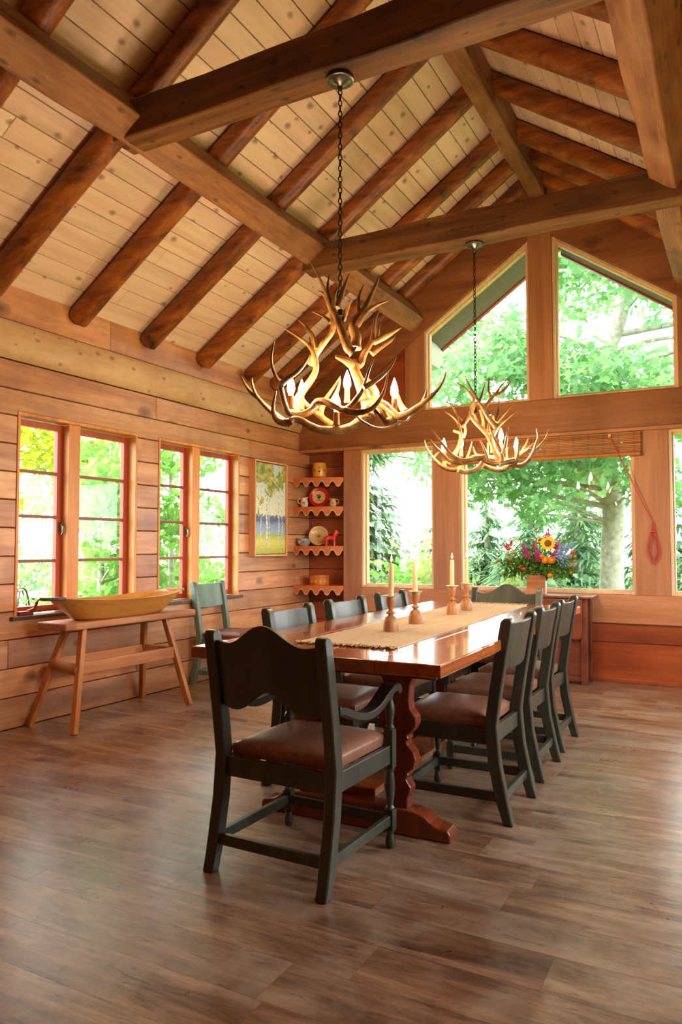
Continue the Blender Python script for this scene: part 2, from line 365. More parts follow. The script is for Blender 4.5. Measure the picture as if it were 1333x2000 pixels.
# ------------------------------------------------------------------ mesh helpers
class MB:
    def __init__(s):
        s.v = []; s.f = []
    def add(s, vs, fs):
        o = len(s.v); s.v += [tuple(p) for p in vs]; s.f += [tuple(i + o for i in f) for f in fs]
        return s
    def box(s, x0, y0, z0, x1, y1, z1):
        x0, x1 = min(x0, x1), max(x0, x1); y0, y1 = min(y0, y1), max(y0, y1); z0, z1 = min(z0, z1), max(z0, z1)
        return s.add([(x0, y0, z0), (x1, y0, z0), (x1, y1, z0), (x0, y1, z0), (x0, y0, z1), (x1, y0, z1), (x1, y1, z1), (x0, y1, z1)],
                     [(0, 3, 2, 1), (4, 5, 6, 7), (0, 1, 5, 4), (1, 2, 6, 5), (2, 3, 7, 6), (3, 0, 4, 7)])
    def prism(s, poly, axis, a, b):
        """poly: list of 2-D points in the plane across AXIS (x: yz, y: xz, z: xy)"""
        def p3(p, t):
            return {0: (t, p[0], p[1]), 1: (p[0], t, p[1]), 2: (p[0], p[1], t)}[axis]
        ar = sum(poly[i][0] * poly[(i + 1) % len(poly)][1] - poly[(i + 1) % len(poly)][0] * poly[i][1] for i in range(len(poly)))
        if (ar < 0) != (axis == 1): poly = poly[::-1]
        n = len(poly)
        a, b = min(a, b), max(a, b)
        vs = [p3(p, a) for p in poly] + [p3(p, b) for p in poly]
        fs = [tuple(range(n))[::-1], tuple(range(n, 2 * n))] + [(i, (i + 1) % n, n + (i + 1) % n, n + i) for i in range(n)]
        return s.add(vs, fs)
    def lathe(s, prof, n=20, c=(0, 0, 0), cap=True):
        vs = []
        for r_, z in prof:
            for i in range(n):
                a = 2 * PI * i / n
                vs.append((c[0] + r_ * math.cos(a), c[1] + r_ * math.sin(a), c[2] + z))
        fs = []
        for j in range(len(prof) - 1):
            for i in range(n):
                k = (i + 1) % n
                fs.append((j * n + i, j * n + k, (j + 1) * n + k, (j + 1) * n + i))
        if cap:
            fs.append(tuple(range(n))[::-1]); fs.append(tuple((len(prof) - 1) * n + i for i in range(n)))
        return s.add(vs, fs)
    def tube(s, pts, rad, n=8, cap=True, flat=1., up=None, wob=0.):
        pts = [Vector(p) for p in pts]
        m = len(pts)
        if isinstance(rad, (int, float)): rad = [rad] * m
        vs = []
        prev = None
        for i, p in enumerate(pts):
            d = (pts[min(i + 1, m - 1)] - pts[max(i - 1, 0)]).normalized()
            if up is not None:
                b = Vector(up)
                a = d.cross(b)
                a = a.normalized() if a.length > 1e-5 else Vector((1, 0, 0))
                b = a.cross(d).normalized()
            else:
                if prev is None:
                    a = d.orthogonal().normalized()
                else:
                    a = prev - d * prev.dot(d)
                    a = a.normalized() if a.length > 1e-6 else d.orthogonal().normalized()
                b = d.cross(a)
            prev = a
            for k in range(n):
                t = 2 * PI * k / n
                q = rad[i] * (1 + (wob * (rnd.random() - .5) if wob else 0))
                vs.append(p + a * (q * math.cos(t)) + b * (q * flat * math.sin(t)))
        fs = []
        for j in range(m - 1):
            for i in range(n):
                k = (i + 1) % n
                fs.append((j * n + i, j * n + k, (j + 1) * n + k, (j + 1) * n + i))
        if cap:
            fs.append(tuple(range(n))[::-1]); fs.append(tuple((m - 1) * n + i for i in range(n)))
        return s.add(vs, fs)
    def bar(s, a, b, w, h, up=(0, 0, 1)):
        """straight square-section bar from A to B"""
        a, b = Vector(a), Vector(b); d = (b - a).normalized()
        x = d.cross(Vector(up))
        x = x.normalized() if x.length > 1e-5 else Vector((1, 0, 0))
        y = x.cross(d).normalized()
        vs = []
        for p in (a, b):
            for sx, sy in ((-1, -1), (1, -1), (1, 1), (-1, 1)):
                vs.append(p + x * (sx * w / 2) + y * (sy * h / 2))
        return s.add(vs, [(0, 1, 2, 3), (7, 6, 5, 4), (0, 4, 5, 1), (1, 5, 6, 2), (2, 6, 7, 3), (3, 7, 4, 0)])
    def sphere(s, c, r_, n=10, m=6, sc=(1, 1, 1)):
        vs = []; fs = []
        for j in range(m + 1):
            ph = PI * j / m
            for i in range(n):
                t = 2 * PI * i / n
                vs.append((c[0] + sc[0] * r_ * math.sin(ph) * math.cos(t), c[1] + sc[1] * r_ * math.sin(ph) * math.sin(t), c[2] - sc[2] * r_ * math.cos(ph)))
        for j in range(m):
            for i in range(n):
                k = (i + 1) % n
                fs.append((j * n + i, j * n + k, (j + 1) * n + k, (j + 1) * n + i))
        return s.add(vs, fs)
    def mesh(s, name, mat, smooth=None):
        me = bpy.data.meshes.new(name)
        me.from_pydata(s.v, [], s.f)
        me.update()
        bm = bmesh.new(); bm.from_mesh(me)
        bmesh.ops.recalc_face_normals(bm, faces=bm.faces)
        bm.to_mesh(me); bm.free()
        if mat: me.materials.append(mat)
        if smooth is not None:
            me.polygons.foreach_set('use_smooth', [True] * len(me.polygons))
            me.set_sharp_from_angle(angle=R(smooth))
        return me
    def build(s, name, mat, parent=None, smooth=None, bevel=0., seg=2, loc=None):
        me = s.mesh(name, M[mat] if isinstance(mat, str) else mat, smooth)
        return put(name, me, parent, bevel, seg, loc)

def put(name, me, parent=None, bevel=0., seg=2, loc=None):
    o = bpy.data.objects.new(name, me)
    COL.objects.link(o)
    if parent: o.parent = parent
    if loc: o.location = loc
    if bevel:
        b = o.modifiers.new('edge', 'BEVEL'); b.width = bevel; b.segments = seg; b.limit_method = 'ANGLE'; b.angle_limit = R(35)
    return o

def tag(o, label=None, cat=None, group=None, kind=None):
    if label: o['label'] = label
    if cat: o['category'] = cat
    if group: o['group'] = group
    if kind: o['kind'] = kind
    return o

def thing(name, label, cat, loc=(0, 0, 0), rz=0., group=None, kind=None):
    o = bpy.data.objects.new(name, None)
    COL.objects.link(o)
    o.location = loc; o.rotation_euler = (0, 0, rz)
    return tag(o, label, cat, group, kind)

def copy_tree(o, parent=None):
    c = o.copy(); COL.objects.link(c)
    if parent: c.parent = parent
    for ch in list(o.children):
        copy_tree(ch, c)
    return c

def spline(pts, n=6):
    """Catmull-Rom through PTS"""
    P = [Vector(p) for p in pts]
    if len(P) < 3:
        return [P[0].lerp(P[-1], i / n) for i in range(n + 1)]
    P = [P[0] * 2 - P[1]] + P + [P[-1] * 2 - P[-2]]
    out = []
    for i in range(1, len(P) - 2):
        for k in range(n):
            t = k / n
            a, b, c, d = P[i - 1], P[i], P[i + 1], P[i + 2]
            out.append(.5 * ((2 * b) + (c - a) * t + (2 * a - 5 * b + 4 * c - d) * t * t + (3 * b - a - 3 * c + d) * t ** 3))
    out.append(P[-2])
    return out

def scatter(name, tv, tf, pos, mats, mat, parent=None):
    """many copies of one small leaf template joined to a single mesh (numpy)"""
    tv = np.array(tv, float); N = len(pos)
    V = np.einsum('nij,kj->nki', mats, tv) + pos[:, None, :]
    k = len(tv)
    V = V.reshape(-1, 3)
    loops = np.concatenate([np.concatenate([np.array(f) for f in tf])[None, :] + (np.arange(N) * k)[:, None]], 0).reshape(-1)
    lens = np.tile(np.array([len(f) for f in tf]), N)
    me = bpy.data.meshes.new(name)
    me.vertices.add(len(V)); me.vertices.foreach_set('co', V.astype(np.float32).ravel())
    me.loops.add(len(loops)); me.loops.foreach_set('vertex_index', loops.astype(np.int32))
    me.polygons.add(len(lens))
    st = np.concatenate([[0], np.cumsum(lens)[:-1]])
    me.polygons.foreach_set('loop_start', st.astype(np.int32))
    me.update(calc_edges=True); me.validate()
    me.materials.append(M[mat])
    return put(name, me, parent)

nrs = np.random.RandomState(11)
def rand_rot(N, tilt=1.0):
    """random leaf frames; tilt 0 keeps them flat, 1 fully random"""
    a = nrs.uniform(0, 2 * PI, N); b = nrs.normal(0, tilt, N); c = nrs.normal(0, tilt, N)
    ca, sa, cb, sb, cc, sc_ = np.cos(a), np.sin(a), np.cos(b), np.sin(b), np.cos(c), np.sin(c)
    Z = np.zeros(N); O = np.ones(N)
    Rz = np.stack([ca, -sa, Z, sa, ca, Z, Z, Z, O], 1).reshape(N, 3, 3)
    Rx = np.stack([O, Z, Z, Z, cb, -sb, Z, sb, cb], 1).reshape(N, 3, 3)
    Ry = np.stack([cc, Z, sc_, Z, O, Z, -sc_, Z, cc], 1).reshape(N, 3, 3)
    return Rz @ Rx @ Ry

# ================================================================== THE SETTING
# ---- floor: plank floor running across the room
floor = MB().box(XL - .15, YR - .1, -.30, XRT + .15, NB + .02, -.012).build('floor', 'dark_gap')
tag(floor, 'distressed brown wooden plank floor', 'floor', kind='structure')
PW = .196
y = YR
row = 0
while y < NB - .01:
    y1 = min(y + PW, NB)
    x = XL
    cut = rnd.uniform(.35, 1.3)
    while x < XRT - .01:
        x1 = min(x + cut, XRT)
        if XRT - x1 < .3: x1 = XRT
        MB().box(x + .0003, y + .0004, -.012, x1 - .0003, y1 - .0004, 0).build('plank', 'floor', floor)
        x = x1; cut = 1.32
    y = y1; row += 1

# ---- ceiling: pale boards on both slopes under a solid roof
ceiling = thing('ceiling', 'pale knotty pine board ceiling of the pitched roof', 'ceiling', kind='structure')
def slope_poly(x0, x1, t0, t1):
    """cross-section of a layer on a roof slope, t measured square to the slope, up"""
    sg = 1 if (x0 + x1) / 2 < XRIDGE else -1
    nx, nz = -math.sin(ANG) * sg, math.cos(ANG)
    return [(x0 + nx * t0, ceil_z(x0) + nz * t0), (x1 + nx * t0, ceil_z(x1) + nz * t0),
            (x1 + nx * t1, ceil_z(x1) + nz * t1), (x0 + nx * t1, ceil_z(x0) + nz * t1)]
for side in (0, 1):
    ex = [XL] + [XL + .014 + .1197 * k for k in range(1, 22) if XL + .014 + .1197 * k < XRIDGE - .03]
    ex.append(XRIDGE)
    for i in range(len(ex) - 1):
        a, b = ex[i] + .0022, ex[i + 1] - .0022
        if side: a, b = 2 * XRIDGE - b, 2 * XRIDGE - a
        yy = YR
        cut = rnd.uniform(1.2, 4.2)
        while yy < YB + .15:
            y1 = min(yy + cut, YB + .2)
            if YB + .2 - y1 < .8: y1 = YB + .2
            MB().prism(slope_poly(a, b, 0, .02), 1, yy + .001, y1 - .001).build('ceiling_board', 'ceiling', ceiling, bevel=.003, seg=1)
            yy = y1; cut = rnd.uniform(3.0, 4.6)
roof = MB()
roof.prism(slope_poly(XL - .55, XRIDGE, .022, .16), 1, YR - .2, YB + 1.05)
roof.prism(slope_poly(XRIDGE, XRT + .55, .022, .16), 1, YR - .2, YB + 1.05)
tag(roof.build('roof_deck', 'soffit_pale'), 'pale painted underside of the roof overhang outside the gable windows', 'roof', kind='structure')
for nm, a, b, lb in (('a', XL - .55, XRIDGE, 'left'), ('b', XRIDGE, XRT + .55, 'right')):
    sg = 1 if nm == 'a' else -1
    dp = .40 if sg > 0 else .48
    bb = thing('barge_board', 'grey green barge board slanting outside the %s gable window' % ('left' if sg > 0 else 'right'), 'barge board', kind='structure')
    MB().prism([(a, ceil_z(a) - dp + .025), (b, ceil_z(b) - dp + .025), (b, ceil_z(b) + .02), (a, ceil_z(a) + .02)], 1, YB + .98, YB + 1.03).build('board', 'soffit', bb)
    MB().prism([(a, ceil_z(a) - dp), (b, ceil_z(b) - dp), (b, ceil_z(b) - dp + .025), (a, ceil_z(a) - dp + .025)], 1, YB + .975, YB + 1.035).build('red_edge', 'rail_red', bb)

lk = MB().prism([(-3.10, 3.22), (-2.99, 3.24), (-2.93, 3.40), (-3.02, 3.52), (-3.10, 3.52)], 1, YB + .28, YB + .96).build('soffit_return', 'soffit_pale')
tag(lk, 'pale soffit return block outside the left gable window', 'soffit', kind='structure')
# ---- left wall: stained siding with two casement windows, a peeled log and a frieze board
WIN = [(3.374, 4.508), (4.758, 5.90)]
WZ0, WZ1 = .735, 2.116
SEAMS = [0, .206, .397, .588, .772, .955, 1.141, 1.331, 1.519, 1.706, 1.893, 2.085, 2.262, 2.453]
WT = .16
wl = MB()
def wall_with_holes(mb, x0, x1, ya, yb, z0, z1, holes):
    ys = ya
    for (a, b, h0, h1) in holes:
        mb.box(x0, ys, z0, x1, a, z1)
        mb.box(x0, a, z0, x1, b, h0); mb.box(x0, a, h1, x1, b, z1)
        ys = b
    mb.box(x0, ys, z0, x1, yb, z1)
wall_with_holes(wl, XL - WT, XL - .018, YR, NB + .1, -.3, EAVE + .05, [(a, b, WZ0, WZ1) for a, b in WIN])
wall_left = tag(wl.build('wall_left', 'dark_gap'), 'orange stained horizontal pine board wall with two casement windows', 'wall', kind='structure')
def side_boards(parent, face, sgn, wins, zlo, zhi, ya, yb, mat, seams):
    for i in range(len(seams) - 1):
        z0, z1 = seams[i] + .003, seams[i + 1] - .003
        hit = [w for w in wins if w[2] < z1 and w[3] > z0]
        full = [w for w in hit if w[2] <= z0 + .01 and w[3] >= z1 - .01]
        spans = []
        if full:
            p = ya
            for w in hit:
                spans.append((p, w[0])); p = w[1]
            spans.append((p, yb)); notch = []
        else:
            spans = [(ya, yb)]; notch = hit
        for (a, b) in spans:
            cuts = [a]
            while b - cuts[-1] > 3.4:
                c = cuts[-1] + rnd.uniform(1.9, 3.2)
                if any(w[0] - .12 < c < w[1] + .12 for w in notch): c = max(w[1] for w in notch if w[0] - .12 < c < w[1] + .12) + .16
                cuts.append(c)
            cuts.append(b)
            for c0, c1 in zip(cuts[:-1], cuts[1:]):
                poly = [(c0 + .0008, z0)]
                top = [(c1 - .0008, z1), (c0 + .0008, z1)]
                for w in notch:
                    if w[0] > c0 and w[1] < c1:
                        if w[2] <= z0: poly += [(w[0], z0), (w[0], w[3]), (w[1], w[3]), (w[1], z0)]
                        else: top = [top[0], (w[1], z1), (w[1], w[2]), (w[0], w[2]), (w[0], z1)] + top[1:] if len(notch) == 1 else top
                poly += [(c1 - .0008, z0)]
                if len(notch) > 1 and notch[0][2] > z0:
                    tp = [(c1 - .0008, z1)]
                    for w in reversed([w for w in notch if w[0] > c0 and w[1] < c1]):
                        tp += [(w[1], z1), (w[1], w[2]), (w[0], w[2]), (w[0], z1)]
                    top = tp + [(c0 + .0008, z1)]
                MB().prism(poly + top, 0, face, face - sgn * .02).build('board', mat, parent, bevel=.005, seg=1)
side_boards(wall_left, XL, 1, [(a, b, WZ0, WZ1) for a, b in WIN], 0, 0, YR, NB, 'wall', SEAMS)
# peeled log band and frieze board
n = 44
prof = [(0, 2.456), (.02, 2.47), (.036, 2.51), (.044, 2.57), (.043, 2.62), (.034, 2.67), (.016, 2.705), (0, 2.716)]
vs = []; fs = []
for j in range(n * 3 + 1):
    yy = YR + (NB - YR) * j / (n * 3)
    for d, z in prof:
        w = mnoise.noise(Vector((yy * 3.2, z * 6, 1.7))) * .006
        vs.append((XL + .004 + d + (w if d > 0 else 0), yy, z))
for j in range(n * 3):
    for i in range(len(prof) - 1):
        a = j * len(prof) + i
        fs.append((a, a + len(prof), a + len(prof) + 1, a + 1))
lg = MB(); lg.add(vs, fs)
lg.build('log_band', 'band', wall_left, smooth=60)
for a, b in ((YR, 1.9), (1.9, 4.2), (4.2, NB)):
    MB().box(XL, a + .001, 2.722, XL - .02, b - .001, EAVE + .02).build('frieze_board', 'wall', wall_left, bevel=.003, seg=1)

def casement(name, label, ya, yb, face, sgn, crank, mat_rev='jamb'):
    """paired four-light casement in a deep jamb; sgn +1: room lies toward +x"""
    w = thing(name, label, 'window', kind='structure')
    f = lambda d: face - sgn * d
    MB().box(f(-.004), ya, WZ1 - .022, f(.15), yb, WZ1).build('jamb', 'jamb', w, bevel=.002, seg=1)
    for a in (ya, yb - .022):
        MB().box(f(-.004), a, WZ0, f(.15), a + .022, WZ1 - .022).build('jamb', 'jamb', w, bevel=.002, seg=1)
    MB().box(f(-.035), ya - .035, WZ0 - .022, f(.15), yb + .035, WZ0 + .004).build('window_sill', 'sill', w, bevel=.004)
    ym = (ya + yb) / 2 - .064
    MB().box(f(.012), ym - .052, WZ0 + .004, f(.14), ym + .052, WZ1 - .022).build('mullion', 'jamb', w, bevel=.003)
    for si, (a, b, hy) in enumerate(((ya + .022, ym - .052, ym - .075), (ym + .052, yb - .022, ym + .075))):
        z0, z1 = WZ0 + .012, WZ1 - .03
        sw = .046
        s = MB()
        s.box(f(.075), a + .003, z0, f(.115), a + .003 + sw, z1); s.box(f(.075), b - .003 - sw, z0, f(.115), b - .003, z1)
        s.box(f(.075), a + .003 + sw, z0, f(.115), b - .003 - sw, z0 + .045); s.box(f(.075), a + .003 + sw, z1 - .045, f(.115), b - .003 - sw, z1)
        so = s.build('sash', 'sash', w, bevel=.003)
        g0, g1 = z0 + .045, z1 - .045
        for k in range(1, 4):
            zz = g0 + (g1 - g0) * k / 4
            MB().box(f(.078), a + sw, zz - .011, f(.112), b - sw, zz + .011).build('muntin', 'muntin', so, bevel=.003)
        for k in range(4):
            za, zb = g0 + (g1 - g0) * k / 4, g0 + (g1 - g0) * (k + 1) / 4
            MB().box(f(.093), a + sw, za, f(.097), b - sw, zb).build('pane', 'glass', so)
        h = MB()
        h.box(f(.075), hy - .009, 1.31, f(.068), hy + .009, 1.38)
        h.tube(spline([(f(.068), hy, 1.36), (f(.054), hy, 1.363), (f(.046), hy + .003, 1.345), (f(.048), hy + .006, 1.31), (f(.056), hy + .005, 1.292)], 4), [.0055] * 17, 6)
        h.build('latch', 'canopy', so, smooth=50)
    return w
w1 = casement('window_1', 'paired red casement window behind the wooden dough bowl', WIN[0][0], WIN[0][1], XL, 1, True)
w2 = casement('window_2', 'paired red casement window behind the lone green chair', WIN[1][0], WIN[1][1], XL, 1, False)
# casement crank on the sill of window 1
ck = MB()
ck.box(XL - .05, 3.41, WZ0 + .004, XL + .012, 3.52, WZ0 + .032)
ck.tube(spline([(XL - .02, 3.50, WZ0 + .03), (XL + .02, 3.52, WZ0 + .05), (XL + .06, 3.51, WZ0 + .10), (XL + .10, 3.50, WZ0 + .115), (XL + .15, 3.53, WZ0 + .118)], 5), [.010] * 10 + [.008] * 11, 7)
ck.build('crank', 'sash', w1, smooth=50)

# ---- right wall (outside the frame): the same siding with larger windows that light the room
RW = [(2.5, 3.9), (4.5, 5.9)]
wr = MB()
wall_with_holes(wr, XRT + .018, XRT + WT, YR, NB + .1, -.3, EAVE + .05, [(a, b, WZ0, 2.25) for a, b in RW])
wall_right = tag(wr.build('wall_right', 'dark_gap'), 'pine board wall with two wide windows, outside the view to the right', 'wall', kind='structure')
side_boards(wall_right, XRT, -1, [(a, b, WZ0, 2.25) for a, b in RW], 0, 0, YR, NB, 'wall', SEAMS[:-2] + [2.25, 2.453, 2.72, EAVE + .02])
for i, (a, b) in enumerate(RW):
    w = thing('window_%d' % (8 + i), 'wide fixed window in the right wall, number %d from the rear' % (i + 1), 'window', kind='structure')
    fr = MB()
    for yy in (a, b - .05): fr.box(XRT - .004, yy, WZ0, XRT + .15, yy + .05, 2.25)
    fr.box(XRT - .004, a, 2.20, XRT + .15, b, 2.25); fr.box(XRT - .03, a, WZ0, XRT + .15, b, WZ0 + .03)
    fr.build('frame', 'jamb', w)
    MB().box(XRT + .09, a + .05, WZ0 + .03, XRT + .095, b - .05, 2.2).build('pane', 'glass', w)

# ---- rear wall behind the camera with a plank door
we = MB()
DX0, DX1, DZ = -2.1, -1.1, 2.1
we.box(XL - WT, YR - .15, -.3, DX0, YR, EAVE + .1); we.box(DX1, YR - .15, -.3, XRT + WT, YR, EAVE + .1)
we.box(DX0, YR - .15, DZ, DX1, YR, EAVE + .1)
we.prism([(XL - WT, EAVE - .05), (XRT + WT, EAVE - .05), (XRIDGE, ceil_z(XRIDGE) + .12)], 1, YR - .15, YR)
wall_rear = tag(we.build('wall_rear', 'wall_x'), 'pine gable wall behind the viewer with a plank door', 'wall', kind='structure')
dr = thing('door_1', 'plank door in the wall behind the viewer', 'door', kind='structure')
df = MB()
df.box(DX0, YR - .1, 0, DX0 + .08, YR - .02, DZ); df.box(DX1 - .08, YR - .1, 0, DX1, YR - .02, DZ); df.box(DX0 + .08, YR - .1, DZ - .08, DX1 - .08, YR - .02, DZ)
df.build('frame', 'jamb', dr)
for k in range(5):
    w_ = (DX1 - DX0 - .16) / 5
    MB().box(DX0 + .08 + k * w_ + .002, YR - .08, .005, DX0 + .08 + (k + 1) * w_ - .002, YR - .04, DZ - .085).build('plank', 'post', dr, bevel=.004)
MB().tube([(DX1 - .14, YR - .03, 1.0), (DX1 - .14, YR + .02, 1.0)], .022, 10).build('knob', 'iron', dr, smooth=50)

# ---- back gable wall: posts, header, fixed windows, corner niche
wall_back = thing('wall_back', 'timber framed gable wall of fixed windows with fir posts and header', 'wall', kind='structure')
mir = lambda x: 2 * XRIDGE - x
# outer sheathing of the corner niches, and the recess boards
for sgn in (0, 1):
    fx = (lambda x: x) if sgn == 0 else mir
    a, b = sorted((fx(XL), fx(-3.70)))
    MB().box(a - (.15 if sgn == 0 else 0), NB + .02, -.3, b + (.15 if sgn else 0), NB + .12, 2.7).build('sheathing', 'dark_gap', wall_back)
    for i in range(12):
        z0, z1 = SEAMS[i], SEAMS[i + 1]
        if i == 11: z1 = 2.262
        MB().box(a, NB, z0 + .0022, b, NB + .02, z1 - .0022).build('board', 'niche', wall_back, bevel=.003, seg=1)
    p0, p1 = sorted((fx(-3.73), fx(-3.52)))
    MB().box(p0, YB, .0, p1, NB, 2.258).build('post', 'post', wall_back, bevel=.004)
for a, b in ((-2.706, -2.427), (-.807, -.528)):
    MB().box(a, YB - .006, .775, b, YB + .17, 2.258).build('post', 'post', wall_back, bevel=.004)
MB().box(XL, YB - .03, 2.262, XRT, YB + .2, 2.58).build('header_beam', 'gable', wall_back, bevel=.006)
MB().box(XL, YB - .05, 2.226, XRT, YB + .2, 2.260).build('header_moulding', 'wall_x', wall_back, bevel=.008, seg=3)
# below the windows: wide rail, two boards, base moulding
SX0, SX1 = -3.52, mir(-3.52)
for a, b in ((SX0, -1.95), (-1.95, SX1)):
    MB().box(a + .001, YB - .012, .522, b - .001, YB + .17, .775).build('sill_rail', 'wall_x', wall_back, bevel=.006)
    MB().box(a + .001, YB + .02, .352, b - .001, YB + .15, .520).build('board', 'wall_red', wall_back, bevel=.003, seg=1)
    MB().box(a + .001, YB + .02, .0, b - .001, YB + .15, .348).build('board', 'wall_red', wall_back, bevel=.003, seg=1)
bbm = MB().box(SX0, YB + .005, 0, SX1, YB + .0195, .034).build('baseboard_back', 'wall_red', bevel=.004)
tag(bbm, 'thin red brown base moulding under the gable windows', 'baseboard', kind='structure')
# gable rakes, upper posts, siding behind
for sgn in (0, 1):
    fx = (lambda x: x) if sgn == 0 else mir
    MB().prism([(fx(XL), EAVE - .01), (XRIDGE, ceil_z(XRIDGE)), (XRIDGE, 4.222), (fx(-2.80), 3.399), (fx(-3.974), 2.582), (fx(XL), 2.582)], 1, YB - .012, YB + .19).build('rake_board', 'gable', wall_back, bevel=.004)
    a, b = sorted((fx(-3.01), fx(-2.80)))
    zt = lambda x: 3.399 + SLOPE * ((x + 2.80) if sgn == 0 else (mir(x) + 2.80))
    MB().prism([(a, 2.582), (b, 2.582), (b, zt(b) - .002), (a, zt(a) - .002)], 1, YB - .004, YB + .19).build('post', 'post', wall_back, bevel=.004)
    MB().prism([(fx(-3.97), 2.584), (fx(-3.012), 2.584), (fx(-3.012), zt(fx(-3.012)) - .004)], 1, YB + .02, YB + .18).build('board', 'wall_red', wall_back)
MB().prism([(-1.727, 2.582), (-1.507, 2.582), (-1.507, 4.29), (-1.727, 4.29)], 1, YB - .02, YB + .19).build('post', 'post', wall_back, bevel=.004)

def frame_poly(mb, poly, inset, y0, y1):
    """mitred frame that follows the inside of a polygon (x, z)"""
    n = len(poly)
    ins = []
    for i in range(n):
        p, q, r_ = Vector(poly[i - 1]), Vector(poly[i]), Vector(poly[(i + 1) % n])
        d1, d2 = (q - p).normalized(), (r_ - q).normalized()
        n1, n2 = Vector((-d1.y, d1.x)), Vector((-d2.y, d2.x))
        m = (n1 + n2); m = m / max(.2, m.dot(n1))
        ins.append(tuple(q + m * inset))
    for i in range(n):
        k = (i + 1) % n
        mb.prism([poly[i], poly[k], ins[k], ins[i]], 1, y0, y1)
    return ins
def fixed_window(name, label, poly):
    w = thing(name, label, 'window', kind='structure')
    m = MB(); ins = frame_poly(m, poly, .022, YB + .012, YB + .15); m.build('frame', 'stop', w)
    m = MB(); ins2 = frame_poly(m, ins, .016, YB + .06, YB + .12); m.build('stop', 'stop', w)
    MB().prism(ins2, 1, YB + .088, YB + .092).build('pane', 'glass', w)
    return w
LZ0, LZ1 = .778, 2.224
rect = lambda a, b: [(a, LZ0), (b, LZ0), (b, LZ1), (a, LZ1)]
fixed_window('window_3', 'narrow fixed window beside the corner shelves', rect(-3.518, -2.708))
fixed_window('window_4', 'wide central picture window behind the flower box', rect(-2.425, -.809))
fixed_window('window_5', 'fixed window right of the red blind cord', rect(-.526, mir(-3.518)))
fixed_window('window_6', 'sloping gable window left of the central upper post', [(-2.798, 2.583), (-1.729, 2.583), (-1.729, 4.14), (-2.798, 3.397)])
fixed_window('window_7', 'sloping gable window right of the central upper post', [(-1.505, 2.583), (mir(-2.798), 2.583), (mir(-2.798), 3.397), (-1.505, 4.14)])
# exterior skin so that daylight only comes in through the openings
sk = MB()
sk.box(XL - WT, YB + .2, 2.27, -2.82, YB + .26, 2.95); sk.box(-.41, YB + .2, 2.27, XRT + WT, YB + .26, 2.95)
sk.box(XL - WT, NB + .0, -.3, XL - .03, NB + .13, 2.98); sk.box(XRT + .03, NB + .0, -.3, XRT + WT, NB + .13, 2.98)
sk.box(-3.73, YB + .16, -.35, mir(-3.73), YB + .24, .5)
sk.build('outer_skin', 'soffit', wall_back)

# ================================================================== ROOF TIMBERS
def hewn(p0, p1, w, h, mat, parent=None, name='beam', segs=16, jit=.006, tilt=0., seed=0):
    """rough squared beam between two points (centre line), w across, h upright, rolled by TILT"""
    p0, p1 = Vector(p0), Vector(p1); d = (p1 - p0).normalized()
    side = d.cross(Vector((0, 0, 1))).normalized(); up = side.cross(d)
    ct, st = math.cos(tilt), math.sin(tilt)
    a, b = side * ct + up * st, up * ct - side * st
    ring = []
    for sx, sy in ((-1, -1), (-.3, -1), (.35, -1), (1, -1), (1, 0), (1, 1), (.35, 1), (-.3, 1), (-1, 1), (-1, 0)):
        ring.append((sx * w / 2, sy * h / 2))
    vs = []; fs = []
    L = (p1 - p0).length
    for j in range(segs + 1):
        c = p0.lerp(p1, j / segs)
        for k, (u, v_) in enumerate(ring):
            q = Vector((L * j / segs * 1.7, k * 3.1, seed * 9.7))
            du = mnoise.noise(q) * jit + mnoise.noise(q * .45 + Vector((5, 1, 2))) * jit
            dv = mnoise.noise(q + Vector((9, 4, 7))) * jit
            vs.append(c + a * (u + du) + b * (v_ + dv))
    n = len(ring)
    for j in range(segs):
        for k in range(n):
            m = (k + 1) % n
            fs.append((j * n + k, j * n + m, (j + 1) * n + m, (j + 1) * n + k))
    fs.append(tuple(range(n))[::-1]); fs.append(tuple(segs * n + k for k in range(n)))
    return MB().add(vs, fs).build(name, mat, parent, smooth=38, bevel=.009)

TIE = [(3.01, 3.52, .17, .20), (5.025, 3.462, .175, .20)]
for i, (yy, zc, w, h) in enumerate(TIE):
    x0, x1 = -2.985, mir(-2.985)
    o = hewn((x0, yy, zc), (x1, yy, zc), w, h, 'hewn_x', None, 'tie_beam', 30, .013, 0, i + 3)
    tag(o, ('rough hewn cross beam carrying the nearer antler chandelier', 'rough hewn cross beam carrying the farther antler chandelier')[i], 'beam', 'cross beams', 'structure')
for i, fx in enumerate((lambda x: x, mir)):
    cx, t = -3.061, .282
    x = fx(cx - .02); sg = 1 if i == 0 else -1
    c = (x + math.sin(ANG) * sg * t, ceil_z(x) - math.cos(ANG) * t)
    o = hewn((c[0], -1.5, c[1]), (c[0], YB - .01, c[1]), .19, .22, 'hewn_y', None, 'purlin', 60, .013, ANG * sg, i + 11)
    tag(o, ('hewn purlin running under the left roof slope', 'hewn purlin running under the right roof slope')[i], 'beam', 'roof purlins', 'structure')
o = hewn((XRIDGE, -1.5, 4.62), (XRIDGE, YB - .01, 4.62), .145, .23, 'hewn_y', None, 'ridge_beam', 60, .011, 0, 21)
tag(o, 'weathered hewn beam running along the roof ridge', 'beam', kind='structure')
RY = [.95, 1.68, 2.41, 3.13, 3.86, 4.586, 5.313, 6.033, 6.50, 6.94]
ORD = ['tenth', 'ninth', 'eighth', 'seventh', 'sixth', 'fifth', 'fourth', 'third', 'second', 'first']
